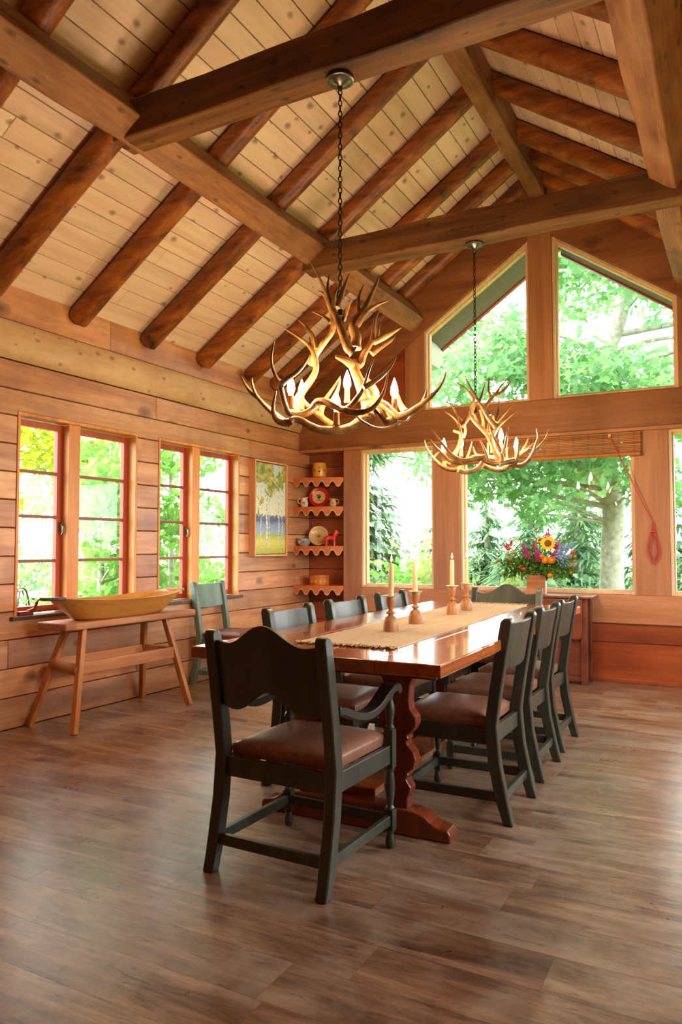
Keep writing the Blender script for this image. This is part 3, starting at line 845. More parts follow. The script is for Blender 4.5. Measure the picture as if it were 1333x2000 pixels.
for sgn in (0, 1):
    fx = (lambda x: x) if sgn == 0 else mir
    for i, yy in enumerate(RY):
        m = 22
        pts = []; rad = []
        rb = .084 + rnd.uniform(-.006, .006)
        for j in range(m + 1):
            x = XL - .02 + (XRIDGE - XL + .0) * j / m
            z = EAVE + SLOPE * (x - XL)
            q = Vector((x * 1.3, yy * 5, sgn * 7.))
            x_ = x + math.sin(ANG) * .068 + mnoise.noise(q) * .006
            pts.append((fx(x_), yy + mnoise.noise(q + Vector((3, 3, 3))) * .012, z - math.cos(ANG) * .068 + mnoise.noise(q + Vector((8, 2, 1))) * .006))
            rad.append(rb * (1.0 - .10 * j / m) * (1 + .05 * mnoise.noise(q * 2.2)))
        L = math.hypot(pts[-1][0] - pts[0][0], pts[-1][2] - pts[0][2])
        mb = MB().tube(pts, rad, 12)
        o = mb.build('rafter', 'log', None, smooth=60)
        tag(o, 'dark oiled log rafter on the %s slope, %s from the window gable' % (('left', 'right')[sgn], ORD[i]), 'rafter', 'log rafters', 'structure')

# ================================================================== CHAIRS
def smoothstep(a, b, x):
    t = min(1, max(0, (x - a) / (b - a))); return t * t * (3 - 2 * t)

def stile_y(z, yr):
    """rear post centre line in side view; yr = y of the seat joint"""
    pts = [(0, -.075), (.10, -.046), (.26, -.014), (.42, 0), (.55, -.018), (.72, -.046), (.90, -.080)]
    for (z0, y0), (z1, y1) in zip(pts[:-1], pts[1:]):
        if z <= z1:
            return yr + y0 + (y1 - y0) * (z - z0) / (z1 - z0)
    return yr + pts[-1][1]

def make_chair(label, arm, paint, seatmat, group=None):
    W = .268 if arm else .230            # half width to the outside of the posts
    t = thing('armchair' if arm else 'dining_chair', label, 'chair', group=group)
    px = W - .023
    yr = -.215
    yf = .235 if arm else .195
    H = .895
    zs = [0, .04, .10, .18, .26, .34, .42, .50, .58, .66, .74, .82, .875, .893]
    for sx in (-1, 1):
        back = []; front = []
        for z in zs:
            d = .027 if z > .06 else .023
            if z > .88: d = .014
            c = stile_y(z, yr)
            back.append((c - d, z)); front.append((c + d, z))
        poly = back + front[::-1]
        MB().prism(poly, 0, sx * px - .023, sx * px + .023).build('rear_post', paint, t, bevel=.006, seg=2, smooth=40)
    # back board, bowed
    nx, nz = 25, 7
    hw = px - .012
    def ztop(u):
        if not arm: return .868
        return .850 + .072 * (0.5 + .5 * math.cos(PI * min(1, abs(u) / .72))) + .008 * smoothstep(.75, 1, abs(u))
    def zbot(u):
        if not arm: return .672 - .012 * (1 - u * u)
        a = abs(u)
        return .618 - .022 * math.sin(PI * min(1, max(0, (a - .42) / .58))) + .058 * (0.5 + .5 * math.cos(PI * min(1, a / .5)))
    bow = .016 if arm else .022
    mb = MB(); vs = []; fs = []
    for layer in (0, 1):
        for j in range(nz):
            for i in range(nx):
                u = -1 + 2 * i / (nx - 1)
                z = zbot(u) + (ztop(u) - zbot(u)) * j / (nz - 1)
                y_ = stile_y(z, yr) - bow * (1 - u * u) + (.009 if layer else -.009)
                vs.append((u * hw, y_, z))
    N = nx * nz
    for j in range(nz - 1):
        for i in range(nx - 1):
            a = j * nx + i
            fs += [(a, a + 1, a + nx + 1, a + nx), (N + a, N + a + nx, N + a + nx + 1, N + a + 1)]
    edge = [i for i in range(nx)] + [j * nx + nx - 1 for j in range(1, nz)] + [(nz - 1) * nx + i for i in range(nx - 2, -1, -1)] + [j * nx for j in range(nz - 2, 0, -1)]
    for a, b in zip(edge, edge[1:] + edge[:1]):
        fs.append((a, N + a, N + b, b))
    mb.add(vs, fs).build('backrest', paint, t, smooth=45, bevel=.003)
    # seat frame
    z0, z1 = .335, .408
    MB().box(-px + .018, yr - .012, z0, px - .018, yr + .012, z1).build('seat_rail', paint, t, bevel=.003)
    MB().box(-px + .018, yf - .012, z0, px - .018, yf + .012, z1).build('seat_rail', paint, t, bevel=.003)
    for sx in (-1, 1):
        MB().box(sx * px - .011, yr + .024, z0, sx * px + .011, yf - .018, z1).build('seat_rail', paint, t, bevel=.003)
    # cushion
    nx, ny = 13, 13
    hx = px - (.020 if arm else .002)
    y0, y1 = yr + .028, yf + (.0 if arm else .018)
    vs = []; fs = []
    zt = .462
    for j in range(ny):
        for i in range(nx):
            u, v = -1 + 2 * i / (nx - 1), -1 + 2 * j / (ny - 1)
            su, sv = math.copysign(abs(u) ** .8, u), math.copysign(abs(v) ** .8, v)
            e = max(abs(su), abs(sv))
            dome = .016 * (1 - u * u) * (1 - v * v)
            drop = .0 if e < .9 else .012 * ((e - .9) / .1) ** 2
            vs.append((su * hx, (y0 + y1) / 2 + sv * (y1 - y0) / 2, zt + dome - drop))
    for j in range(ny - 1):
        for i in range(nx - 1):
            a = j * nx + i; fs.append((a, a + 1, a + nx + 1, a + nx))
    edge = [i for i in range(nx)] + [j * nx + nx - 1 for j in range(1, ny)] + [(ny - 1) * nx + i for i in range(nx - 2, -1, -1)] + [j * nx for j in range(ny - 2, 0, -1)]
    cx, cy = 0, (y0 + y1) / 2
    rings = [edge]
    for dz, k in ((-.026, 1.012), (-.056, .985)):
        o = len(vs)
        for e_ in edge:
            x_, y_, z_ = vs[e_]
            vs.append(((x_ - cx) * k, cy + (y_ - cy) * k, zt - .012 + dz + .010))
        rings.append(list(range(o, o + len(edge))))
    for ra, rb in zip(rings[:-1], rings[1:]):
        for i in range(len(ra)):
            k = (i + 1) % len(ra)
            fs.append((ra[i], rb[i], rb[k], ra[k]))
    fs.append(tuple(rings[-1]))
    cu = MB().add(vs, fs).build('cushion', seatmat, t, smooth=70)
    # turned front legs
    for sx in (-1, 1):
        lx = sx * (px)
        mb = MB()
        mb.lathe([(.014, 0), (.020, .010), (.021, .028), (.015, .045), (.013, .055), (.018, .062), (.018, .070)], 14, (lx, yf, 0))
        mb.box(lx - .0185, yf - .0185, .070, lx + .0185, yf + .0185, .150)
        mb.lathe([(.018, .150), (.019, .158), (.012, .168), (.014, .185), (.019, .22), (.0205, .25), (.016, .285), (.013, .30), (.018, .308), (.018, .318)], 14, (lx, yf, 0))
        top = .408
        if arm:
            mb.box(lx - .0185, yf - .0185, .318, lx + .0185, yf + .0185, .470)
            mb.lathe([(.018, .470), (.019, .478), (.012, .488), (.015, .51), (.020, .54), (.019, .56), (.013, .585), (.012, .600), (.017, .608), (.017, .622)], 14, (lx, yf, 0))
        else:
            mb.box(lx - .0185, yf - .0185, .318, lx + .0185, yf + .0185, .412)
        mb.build('front_leg', paint, t, smooth=40)
    # stretchers
    zc = .112
    yb_ = stile_y(zc, yr)
    MB().box(-px + .018, yb_ - .011, zc - .02, px - .018, yb_ + .011, zc + .02).build('stretcher', paint, t, bevel=.003)
    MB().box(-px + .018, yf - .011, zc - .02, px - .018, yf + .011, zc + .02).build('stretcher', paint, t, bevel=.003)
    for sx in (-1, 1):
        MB().box(sx * px - .011, yb_ + .022, zc - .02, sx * px + .011, yf - .018, zc + .02).build('stretcher', paint, t, bevel=.003)
    if arm:
        for sx in (-1, 1):
            pth = spline([(sx * px, yr + .005, .626), (sx * px, yr + .05, .618), (sx * px * 1.02, yr + .12, .590), (sx * px * 1.03, yr + .20, .572), (sx * px * 1.03, yr + .29, .580),
                          (sx * px * 1.02, yr + .37, .612), (sx * px, yf - .01, .636), (sx * px, yf + .032, .634), (sx * px, yf + .046, .612)], 4)
            mb = MB(); vs = []; fs = []
            for i, p in enumerate(pth):
                d = (pth[min(i + 1, len(pth) - 1)] - pth[max(i - 1, 0)]).normalized()
                nrm = Vector((0, -d.z, d.y))
                wd_ = .022 + .008 * smoothstep(.1, .7, i / len(pth))
                for u, v in ((-1, -1), (1, -1), (1, 1), (-1, 1)):
                    q = p + Vector((u * wd_, 0, 0)) + nrm * (v * .0155)
                    vs.append(q)
            for i in range(len(pth) - 1):
                for k in range(4):
                    m = (k + 1) % 4
                    fs.append((i * 4 + k, i * 4 + m, i * 4 + 4 + m, i * 4 + 4 + k))
            fs += [(3, 2, 1, 0), tuple(len(vs) - 4 + k for k in range(4))]
            mb.add(vs, fs).build('armrest', paint, t, bevel=.004, smooth=40)
    return t

GRP = 'green painted dining chairs'
arm1 = make_chair('dark green armchair with humped back, its back to the viewer at the table end', True, 'chair', 'leather', GRP)
arm1.location = (-1.515, 2.560, 0); arm1.rotation_euler = (0, 0, R(-1.5))
arm2 = copy_tree(arm1)
arm2['label'] = 'dark green armchair with humped back at the window end of the table'
arm2.location = (-1.552, 5.275, 0); arm2.rotation_euler = (0, 0, R(180.5))
ch = make_chair('x', False, 'chair', 'leather', GRP)
side = [(-1.195, 3.452, 90, 'green chair on the right side of the table, closest to the viewer'),
        (-1.215, 4.115, 90.6, 'green chair in the middle of the right side of the table'),
        (-1.235, 4.735, 90, 'green chair on the right side of the table, closest to the window wall'),
        (-1.852, 3.415, -90, 'green chair on the left side of the table, closest to the viewer'),
        (-1.862, 4.085, -90.8, 'green chair in the middle of the left side of the table'),
        (-1.872, 4.790, -90, 'green chair on the left side of the table, closest to the window wall')]
for i, (x, yy, a, lb) in enumerate(side):
    c = ch if i == 0 else copy_tree(ch)
    c['label'] = lb
    c.location = (x, yy, 0); c.rotation_euler = (0, 0, R(a))
cw = make_chair('green chair with window light in its paint, standing alone against the wall under the second casement', False, 'chair_lit', 'leather_red', GRP)
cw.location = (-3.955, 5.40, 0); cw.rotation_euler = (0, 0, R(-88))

# ================================================================== TABLE
TZ = .80
tb = thing('dining_table', 'long polished cherry trestle table with scrolled legs', 'table', (-1.475, 3.84, 0), R(1.0))
hl, hw = 1.41, .538
edges = [-hw, -.265, .012, .285, hw]
for i in range(4):
    a, b = edges[i] + .0006, edges[i + 1] - .0006
    n = 28
    pl = []
    for j in range(n + 1):
        yy = -hl + 2 * hl * j / n
        w = (.008 * mnoise.noise(Vector((yy * 2.6, i * 5, 1))) + .004 * mnoise.noise(Vector((yy * 7, i, 4)))) if i == 3 else 0
        pl.append((b + w if i == 3 else b, yy))
    for j in range(n, -1, -1):
        yy = -hl + 2 * hl * j / n
        w = .005 * mnoise.noise(Vector((yy * 2.6, 17, 1))) if i == 0 else 0
        pl.append((a + w, yy))
    MB().prism(pl, 2, TZ - .048, TZ).build('tabletop_plank', 'table', tb, bevel=.006 if i in (0, 3) else .003, seg=2)
LX = -.055   # trestles stand a little left of the top's centre line
prof = [(.40, .748), (.40, .715), (.385, .70), (.33, .685), (.29, .655), (.275, .62), (.27, .56), (.275, .52), (.30, .49), (.303, .46), (.285, .43), (.262, .41), (.268, .395), (.258, .385),
        (.262, .370), (.29, .345), (.30, .31), (.288, .275), (.262, .255), (.268, .243), (.255, .23), (.262, .215), (.278, .195), (.272, .17), (.262, .15), (.262, .105)]
for ty in (-.875, .875):
    for sg in (-1, 1):
        MB().prism([(LX + sg * x, z) for x, z in prof] + [(LX + sg * max(.035, .43 - x), z) for x, z in prof[::-1]], 1, ty - .032, ty + .032).build('upright', 'table_z', tb, bevel=.006)
    fp = [(.455, .0), (.455, .035), (.440, .052), (.400, .056), (.370, .070), (.340, .092), (.30, .105), (.24, .108)]
    poly = [(LX - x, z) for x, z in fp] + [(LX + x, z) for x, z in fp[::-1]]
    MB().prism(poly, 1, ty - .05, ty + .05).build('foot', 'table_z', tb, bevel=.008)
    MB().box(LX - .40, ty - .056, .655, LX + .40, ty - .033, .702).build('cleat', 'table_z', tb, bevel=.003)
    for k in range(6):
        MB().box(-.34 + k * .105, ty - .056, .7025, -.34 + k * .105 + (.085, .06, .09, .075, .08, .07)[k], ty - .034, .7515).build('spacer_block', 'bench', tb, bevel=.004)
MB().box(LX - .085, -.842, .110, LX + .085, .842, .145).build('stretcher', 'table', tb, bevel=.004)

# runner with fringed ends
rn = thing('table_runner', 'woven oatmeal runner with fringed ends lying along the table', 'table runner', (-1.482, 3.93, TZ), R(2.0))
nx, ny = 9, 60
vs = []; fs = []
for lay in (0, 1):
    for j in range(ny + 1):
        for i in range(nx):
            u = -1 + 2 * i / (nx - 1); yy = -1.19 + 2.38 * j / ny
            wob = .006 * mnoise.noise(Vector((yy * 4, u, 0)))
            vs.append((u * .228 + wob, yy, .0006 if lay == 0 else .0042 + .0012 * mnoise.noise(Vector((u * 5, yy * 6, 3)))))
N = nx * (ny + 1)
for j in range(ny):
    for i in range(nx - 1):
        a = j * nx + i
        fs += [(a, a + nx, a + nx + 1, a + 1), (N + a, N + a + 1, N + a + nx + 1, N + a + nx)]
edge = [i for i in range(nx)] + [j * nx + nx - 1 for j in range(1, ny + 1)] + [ny * nx + i for i in range(nx - 2, -1, -1)] + [j * nx for j in range(ny - 1, 0, -1)]
for a, b in zip(edge, edge[1:] + edge[:1]): fs.append((a, b, N + b, N + a))
MB().add(vs, fs).build('cloth', 'runner', rn, smooth=50)
for e in (-1, 1):
    mb = MB()
    for k in range(70):
        x = -.226 + .452 * k / 69
        y0 = e * 1.188
        pts = [(x, y0, .004)] + [(x + rnd.uniform(-.008, .008), y0 + e * d, .004 + rnd.uniform(.0, .006)) for d in (.014, .028, rnd.uniform(.034, .05))]
        mb.tube(pts, [.0028, .0032, .003, .0014], 5)
    for k in range(22):
        x = rnd.uniform(-.22, .22); mb.sphere((x, e * (1.20 + rnd.uniform(0, .018)), .006), .0065, 6, 4)
    tag(mb.build('fringe', 'fringe', rn, smooth=60), kind='stuff')

# candlesticks and candles
cs = thing('candlestick', 'x', 'candlestick', group='turned wooden candlesticks')
MB().lathe([(.0, 0), (.036, 0), (.0365, .006), (.036, .03), (.033, .05), (.026, .066), (.014, .074), (.012, .079), (.022, .084), (.023, .089), (.013, .095), (.011, .103),
            (.014, .110), (.020, .125), (.0235, .142), (.0245, .158), (.023, .162), (.012, .162), (.012, .150)], 24, cap=False).build('turned_stem', 'stick', cs, smooth=45)
MB().lathe([(.0125, .163), (.030, .1635), (.037, .168), (.0375, .170), (.030, .1665), (.0125, .166)], 24, cap=False).build('drip_dish', 'glass_dish', cs, smooth=50)
cn = thing('taper_candle', 'x', 'candle', group='lit ivory taper candles')
MB().lathe([(.0, 0), (.0118, .0), (.0118, .012), (.0135, .018), (.0128, .12), (.0118, .165), (.009, .1715), (.002, .172)], 16, cap=False).build('wax', 'candle', cn, smooth=50)
MB().tube([(0, 0, .170), (0, 0, .178), (.001, 0, .184)], .0011, 5).build('wick', 'ink', cn)
MB().lathe([(.0, .178), (.0035, .181), (.0048, .187), (.0040, .195), (.0020, .204), (.0003, .213)], 10, cap=False).build('flame', 'flame', cn, smooth=60)
CP = [(-1.468, 3.253, 'closest to the viewer'), (-1.497, 3.628, 'second from the viewer'), (-1.514, 4.24, 'third from the viewer'), (-1.529, 4.549, 'closest to the window wall')]
for i, (x, yy, w) in enumerate(CP):
    a = cs if i == 0 else copy_tree(cs); b = cn if i == 0 else copy_tree(cn)
    a['label'] = 'turned beech candlestick on the runner, %s' % w
    b['label'] = 'lit ivory taper candle in the candlestick %s' % w
    a.location = (x, yy, TZ + .0048); b.location = (x, yy, TZ + .0048 + .151)
    a.rotation_euler = (0, 0, i * 1.1); b.rotation_euler = (R((-.8, .9, .3, -.5)[i]), R((.8, -1.2, .5, .4)[i]), 0)

# ================================================================== BENCH AND DOUGH BOWL
bn = thing('work_bench', 'rustic splay legged wooden bench under the casement windows', 'bench', (-3.99, 4.08, 0))
n = 20
pl = []
for j in range(n + 1):
    yy = -.63 + 1.28 * j / n
    pl.append((.150 + .010 * mnoise.noise(Vector((yy * 3, 2, 0))) - (.03 if j == 0 else 0), yy))
for j in range(n, -1, -1):
    yy = -.63 + 1.28 * j / n
    pl.append((-.150 + .010 * mnoise.noise(Vector((yy * 3, 9, 0))), yy))
MB().prism(pl, 2, .655, .703).build('top_plank', 'bench', bn, bevel=.010, seg=3)
feet = [(-.245, -.60), (.205, -.625), (-.245, .475), (.275, .430)]
tops = [(-.085, -.43), (.105, -.47), (-.095, .33), (.085, .36)]
at = lambda k, z: (feet[k][0] + (tops[k][0] - feet[k][0]) * z / .66, feet[k][1] + (tops[k][1] - feet[k][1]) * z / .66, z)
for k in range(4):
    MB().bar(at(k, .001), at(k, .656), .044, .040, up=(0, 1, 0)).build('leg', 'bench_z', bn, bevel=.005)
for a, b in ((1, 3), (0, 2)):
    MB().bar(at(a, .40), at(b, .40), .026, .085).build('side_stretcher', 'bench', bn, bevel=.006)
MB().tube([at(0, .41), at(1, .39)], .036, 12).build('end_stretcher', 'bench', bn, smooth=50)
MB().bar(at(2, .42), at(3, .41), .030, .05).build('end_stretcher', 'bench', bn, bevel=.005)

bw = thing('dough_bowl', 'long carved wooden dough bowl lying on the bench', 'bowl', (-3.985, 4.05, .7035), R(1))
def bowl_ring(s, zf):
    """outline at relative height zf (0 bottom, 1 rim)"""
    out = []
    nn = 48
    for i in range(nn):
        a = 2 * PI * i / nn
        c, q = math.cos(a), math.sin(a)
        L = (.42 + .21 * zf) * s; W = (.105 + .09 * zf) * s
        x = math.copysign(abs(c) ** .9, c) * W
        yv = math.copysign(abs(q) ** .75, q) * L
        out.append((x, yv))
    return out
vs = []; fs = []; rings = []
def zr(yv, zf): return (.004 + .128 * zf) + (.030 * zf * (abs(yv) / .6) ** 2)
for s, zf, dz in ((.9, 0, -.004), (1, 0, 0), (1, .12, 0), (1, .4, 0), (1, .75, 0), (1, 1, 0), (.965, 1, .002), (.94, .85, .004), (.92, .5, .012), (.88, .2, .018), (.75, .1, .018)):
    o = len(vs)
    for x, yv in bowl_ring(s, zf):
        vs.append((x, yv, zr(yv, zf) + dz))
    rings.append(o)
nn = 48
for a, b in zip(rings[:-1], rings[1:]):
    for i in range(nn):
        k = (i + 1) % nn; fs.append((a + i, a + k, b + k, b + i))
fs.append(tuple(range(nn))[::-1]); fs.append(tuple(rings[-1] + i for i in range(nn)))
MB().add(vs, fs).build('bowl_body', 'bowl', bw, smooth=45)
for e in (-1, 1):
    mb = MB()
    mb.prism([(-.095, e * .585), (.095, e * .585), (.075, e * .635), (.03, e * (.70 if e < 0 else .67)), (-.03, e * (.70 if e < 0 else .67)), (-.075, e * .635)], 2, .150, .172)
    tag(mb.build('handle_lug', 'sill' if e < 0 else 'bowl', bw, bevel=.008, seg=3), 'dark worn handle lug' if e < 0 else None)

# ================================================================== ANTLER CHANDELIERS
CH1=[[[[[-0.102,-0.12,1.846],[-0.138,-0.142,1.804],[-0.186,-0.164,1.787],[-0.225,-0.186,1.792],[-0.243,-0.208,1.833],[-0.254,-0.23,1.885],[-0.256,-0.252,1.912],[-0.272,-0.274,1.927],[-0.288,-0.296,1.969],[-0.289,-0.318,2.011],[-0.275,-0.34,2.072]],[0.017,0.003]],[[[-0.25,-0.3,1.89],[-0.226,-0.285,1.917],[-0.18,-0.27,1.956],[-0.149,-0.255,1.999],[-0.132,-0.24,2.039]],[0.015,0.003]]],[[[[-0.106,-0.12,1.846],[-0.073,-0.144,1.851],[-0.027,-0.169,1.826],[0.013,-0.193,1.804],[0.045,-0.218,1.815],[0.072,-0.242,1.844],[0.094,-0.267,1.873],[0.109,-0.291,1.911],[0.122,-0.316,1.949],[0.142,-0.34,1.994]],[0.018,0.003]],[[[0.098,-0.32,1.875],[0.129,-0.315,1.892],[0.172,-0.31,1.923],[0.212,-0.305,1.963],[0.239,-0.3,2.01]],[0.013,0.003]],[[[0.021,-0.24,1.791],[0.056,-0.25,1.781],[0.1,-0.26,1.783],[0.139,-0.27,1.799],[0.17,-0.28,1.835],[0.191,-0.29,1.88],[0.204,-0.3,1.945]],[0.016,0.003]]],[[[[0.171,-0.02,1.869],[0.204,-0.036,1.853],[0.236,-0.051,1.821],[0.264,-0.067,1.798],[0.305,-0.082,1.807],[0.349,-0.098,1.833],[0.389,-0.113,1.863],[0.428,-0.129,1.898],[0.455,-0.144,1.936],[0.469,-0.16,1.978]],[0.021,0.003]],[[[0.372,-0.1,1.854],[0.382,-0.11,1.881],[0.388,-0.12,1.91]],[0.009,0.002]],[[[0.245,-0.05,1.796],[0.213,-0.025,1.783],[0.18,-0.0,1.843]],[0.018,0.024]]],[[[[0.125,-0.1,1.791],[0.1,-0.112,1.776],[0.067,-0.124,1.75],[0.038,-0.136,1.732],[-0.007,-0.148,1.72],[-0.056,-0.16,1.718],[-0.096,-0.172,1.721],[-0.136,-0.184,1.736],[-0.168,-0.196,1.754],[-0.203,-0.208,1.758],[-0.218,-0.22,1.742]],[0.022,0.014]]],[[[[0.435,0.02,1.903],[0.368,-0.002,1.851],[0.331,-0.024,1.816],[0.304,-0.046,1.779],[0.268,-0.068,1.771],[0.229,-0.09,1.747],[0.191,-0.112,1.736],[0.148,-0.134,1.738],[0.107,-0.156,1.755],[0.08,-0.178,1.771],[0.064,-0.2,1.79]],[0.005,0.005]],[[[0.272,-0.02,1.779],[0.236,0.015,1.794],[0.2,0.05,1.822]],[0.016,0.024]]],[[[[-0.188,-0.05,1.796],[-0.225,-0.057,1.777],[-0.258,-0.064,1.776],[-0.308,-0.071,1.815],[-0.349,-0.079,1.853],[-0.38,-0.086,1.892],[-0.396,-0.093,1.935],[-0.397,-0.1,1.967]],[0.018,0.003]],[[[-0.376,-0.08,1.883],[-0.406,-0.06,1.908],[-0.434,-0.04,1.946],[-0.458,-0.02,1.993]],[0.012,0.003]],[[[-0.22,-0.2,1.743],[-0.255,-0.208,1.746],[-0.279,-0.216,1.761],[-0.29,-0.224,1.793],[-0.287,-0.232,1.832],[-0.275,-0.24,1.879]],[0.017,0.003]]],[[[[-0.212,-0.0,1.826],[-0.199,-0.007,1.88],[-0.169,-0.013,1.93],[-0.131,-0.02,1.98],[-0.112,-0.027,2.026],[-0.117,-0.033,2.076],[-0.135,-0.04,2.117],[-0.168,-0.047,2.149],[-0.21,-0.053,2.177],[-0.258,-0.06,2.205]],[0.02,0.003]],[[[-0.126,-0.03,2.115],[-0.13,-0.035,2.148],[-0.137,-0.04,2.181],[-0.16,-0.045,2.218],[-0.191,-0.05,2.245]],[0.013,0.003]],[[[-0.111,0.02,2.129],[-0.118,0.033,2.167],[-0.129,0.047,2.206],[-0.152,0.06,2.241]],[0.01,0.004]]],[[[[-0.147,0.06,2.069],[-0.116,0.04,2.108],[-0.077,0.02,2.159],[-0.036,-0.0,2.214],[-0.037,-0.02,2.273],[-0.059,-0.04,2.34],[-0.079,-0.06,2.398],[-0.108,-0.08,2.455],[-0.145,-0.1,2.515]],[0.018,0.003]],[[[-0.044,0.02,2.255],[-0.064,0.033,2.277],[-0.09,0.047,2.298],[-0.132,0.06,2.32]],[0.009,0.003]],[[[-0.065,-0.04,2.349],[-0.08,-0.05,2.367],[-0.098,-0.06,2.377]],[0.008,0.003]]],[[[[0.058,-0.14,2.071],[0.036,-0.146,2.089],[0.017,-0.151,2.137],[-0.003,-0.157,2.189],[-0.024,-0.163,2.241],[-0.042,-0.169,2.289],[-0.056,-0.174,2.341],[-0.048,-0.18,2.409]],[0.023,0.003]],[[[-0.032,-0.17,2.264],[-0.025,-0.185,2.308],[-0.011,-0.2,2.344]],[0.011,0.003]],[[[0.015,-0.15,2.212],[0.031,-0.185,2.246],[0.05,-0.22,2.288]],[0.011,0.003]],[[[-0.013,-0.15,2.27],[0.005,-0.133,2.334],[0.022,-0.117,2.386],[0.042,-0.1,2.443]],[0.014,0.003]]],[[[[0.066,-0.06,2.111],[0.073,-0.054,2.164],[0.06,-0.049,2.213],[0.073,-0.043,2.249],[0.107,-0.037,2.294],[0.137,-0.031,2.356],[0.163,-0.026,2.414],[0.186,-0.02,2.468]],[0.026,0.003]],[[[0.084,-0.04,2.271],[0.085,-0.027,2.319],[0.089,-0.013,2.371],[0.111,-0.0,2.428]],[0.012,0.003]],[[[0.077,-0.06,2.214],[0.114,-0.08,2.267],[0.164,-0.1,2.297],[0.219,-0.12,2.313]],[0.014,0.003]]],[[[[0.111,-0.04,1.878],[0.094,-0.038,1.947],[0.069,-0.036,2.011],[0.056,-0.033,2.05],[0.09,-0.031,2.042],[0.111,-0.029,2.094],[0.145,-0.027,2.151],[0.154,-0.024,2.207],[0.163,-0.022,2.26],[0.181,-0.02,2.296]],[0.026,0.003]],[[[0.055,-0.08,2.03],[0.022,-0.11,2.044],[-0.02,-0.14,2.052]],[0.022,0.007]],[[[0.153,-0.04,2.145],[0.203,-0.06,2.163],[0.244,-0.08,2.182],[0.278,-0.1,2.195]],[0.016,0.003]],[[[0.147,0.02,2.107],[0.186,0.027,2.139],[0.239,0.033,2.176],[0.262,0.04,2.206]],[0.016,0.004]],[[[0.17,-0.0,2.171],[0.177,0.02,2.22],[0.184,0.04,2.27]],[0.012,0.003]]],[[[[-0.063,0.25,1.825],[-0.095,0.237,1.859],[-0.072,0.225,1.93],[-0.036,0.213,1.983],[0.002,0.2,2.043]],[0.016,0.003]],[[[-0.044,0.2,1.907],[-0.013,0.17,1.965],[0.002,0.14,2.017]],[0.013,0.003]],[[[-0.035,0.2,1.798],[-0.086,0.225,1.839],[-0.132,0.25,1.88],[-0.175,0.275,1.922],[-0.204,0.3,1.968]],[0.016,0.01]]],[[[[0.131,0.06,1.898],[0.157,0.047,1.921],[0.143,0.033,1.953],[0.113,0.02,1.985]],[0.03,0.02]]],[[[[0.13,-0.08,1.786],[0.128,-0.015,1.823],[0.126,0.05,1.878]],[0.03,0.03]]],[[[[0.31,0.12,1.852],[0.289,0.13,1.889],[0.276,0.14,1.94]],[0.018,0.008]]]]
CH1_BULBS=[[-0.221, -0.1, 1.841], [0.033, 0.05, 1.896], [0.25, -0.02, 1.843], [-0.016, -0.16, 1.756], [-0.192, 0.26, 1.9]]
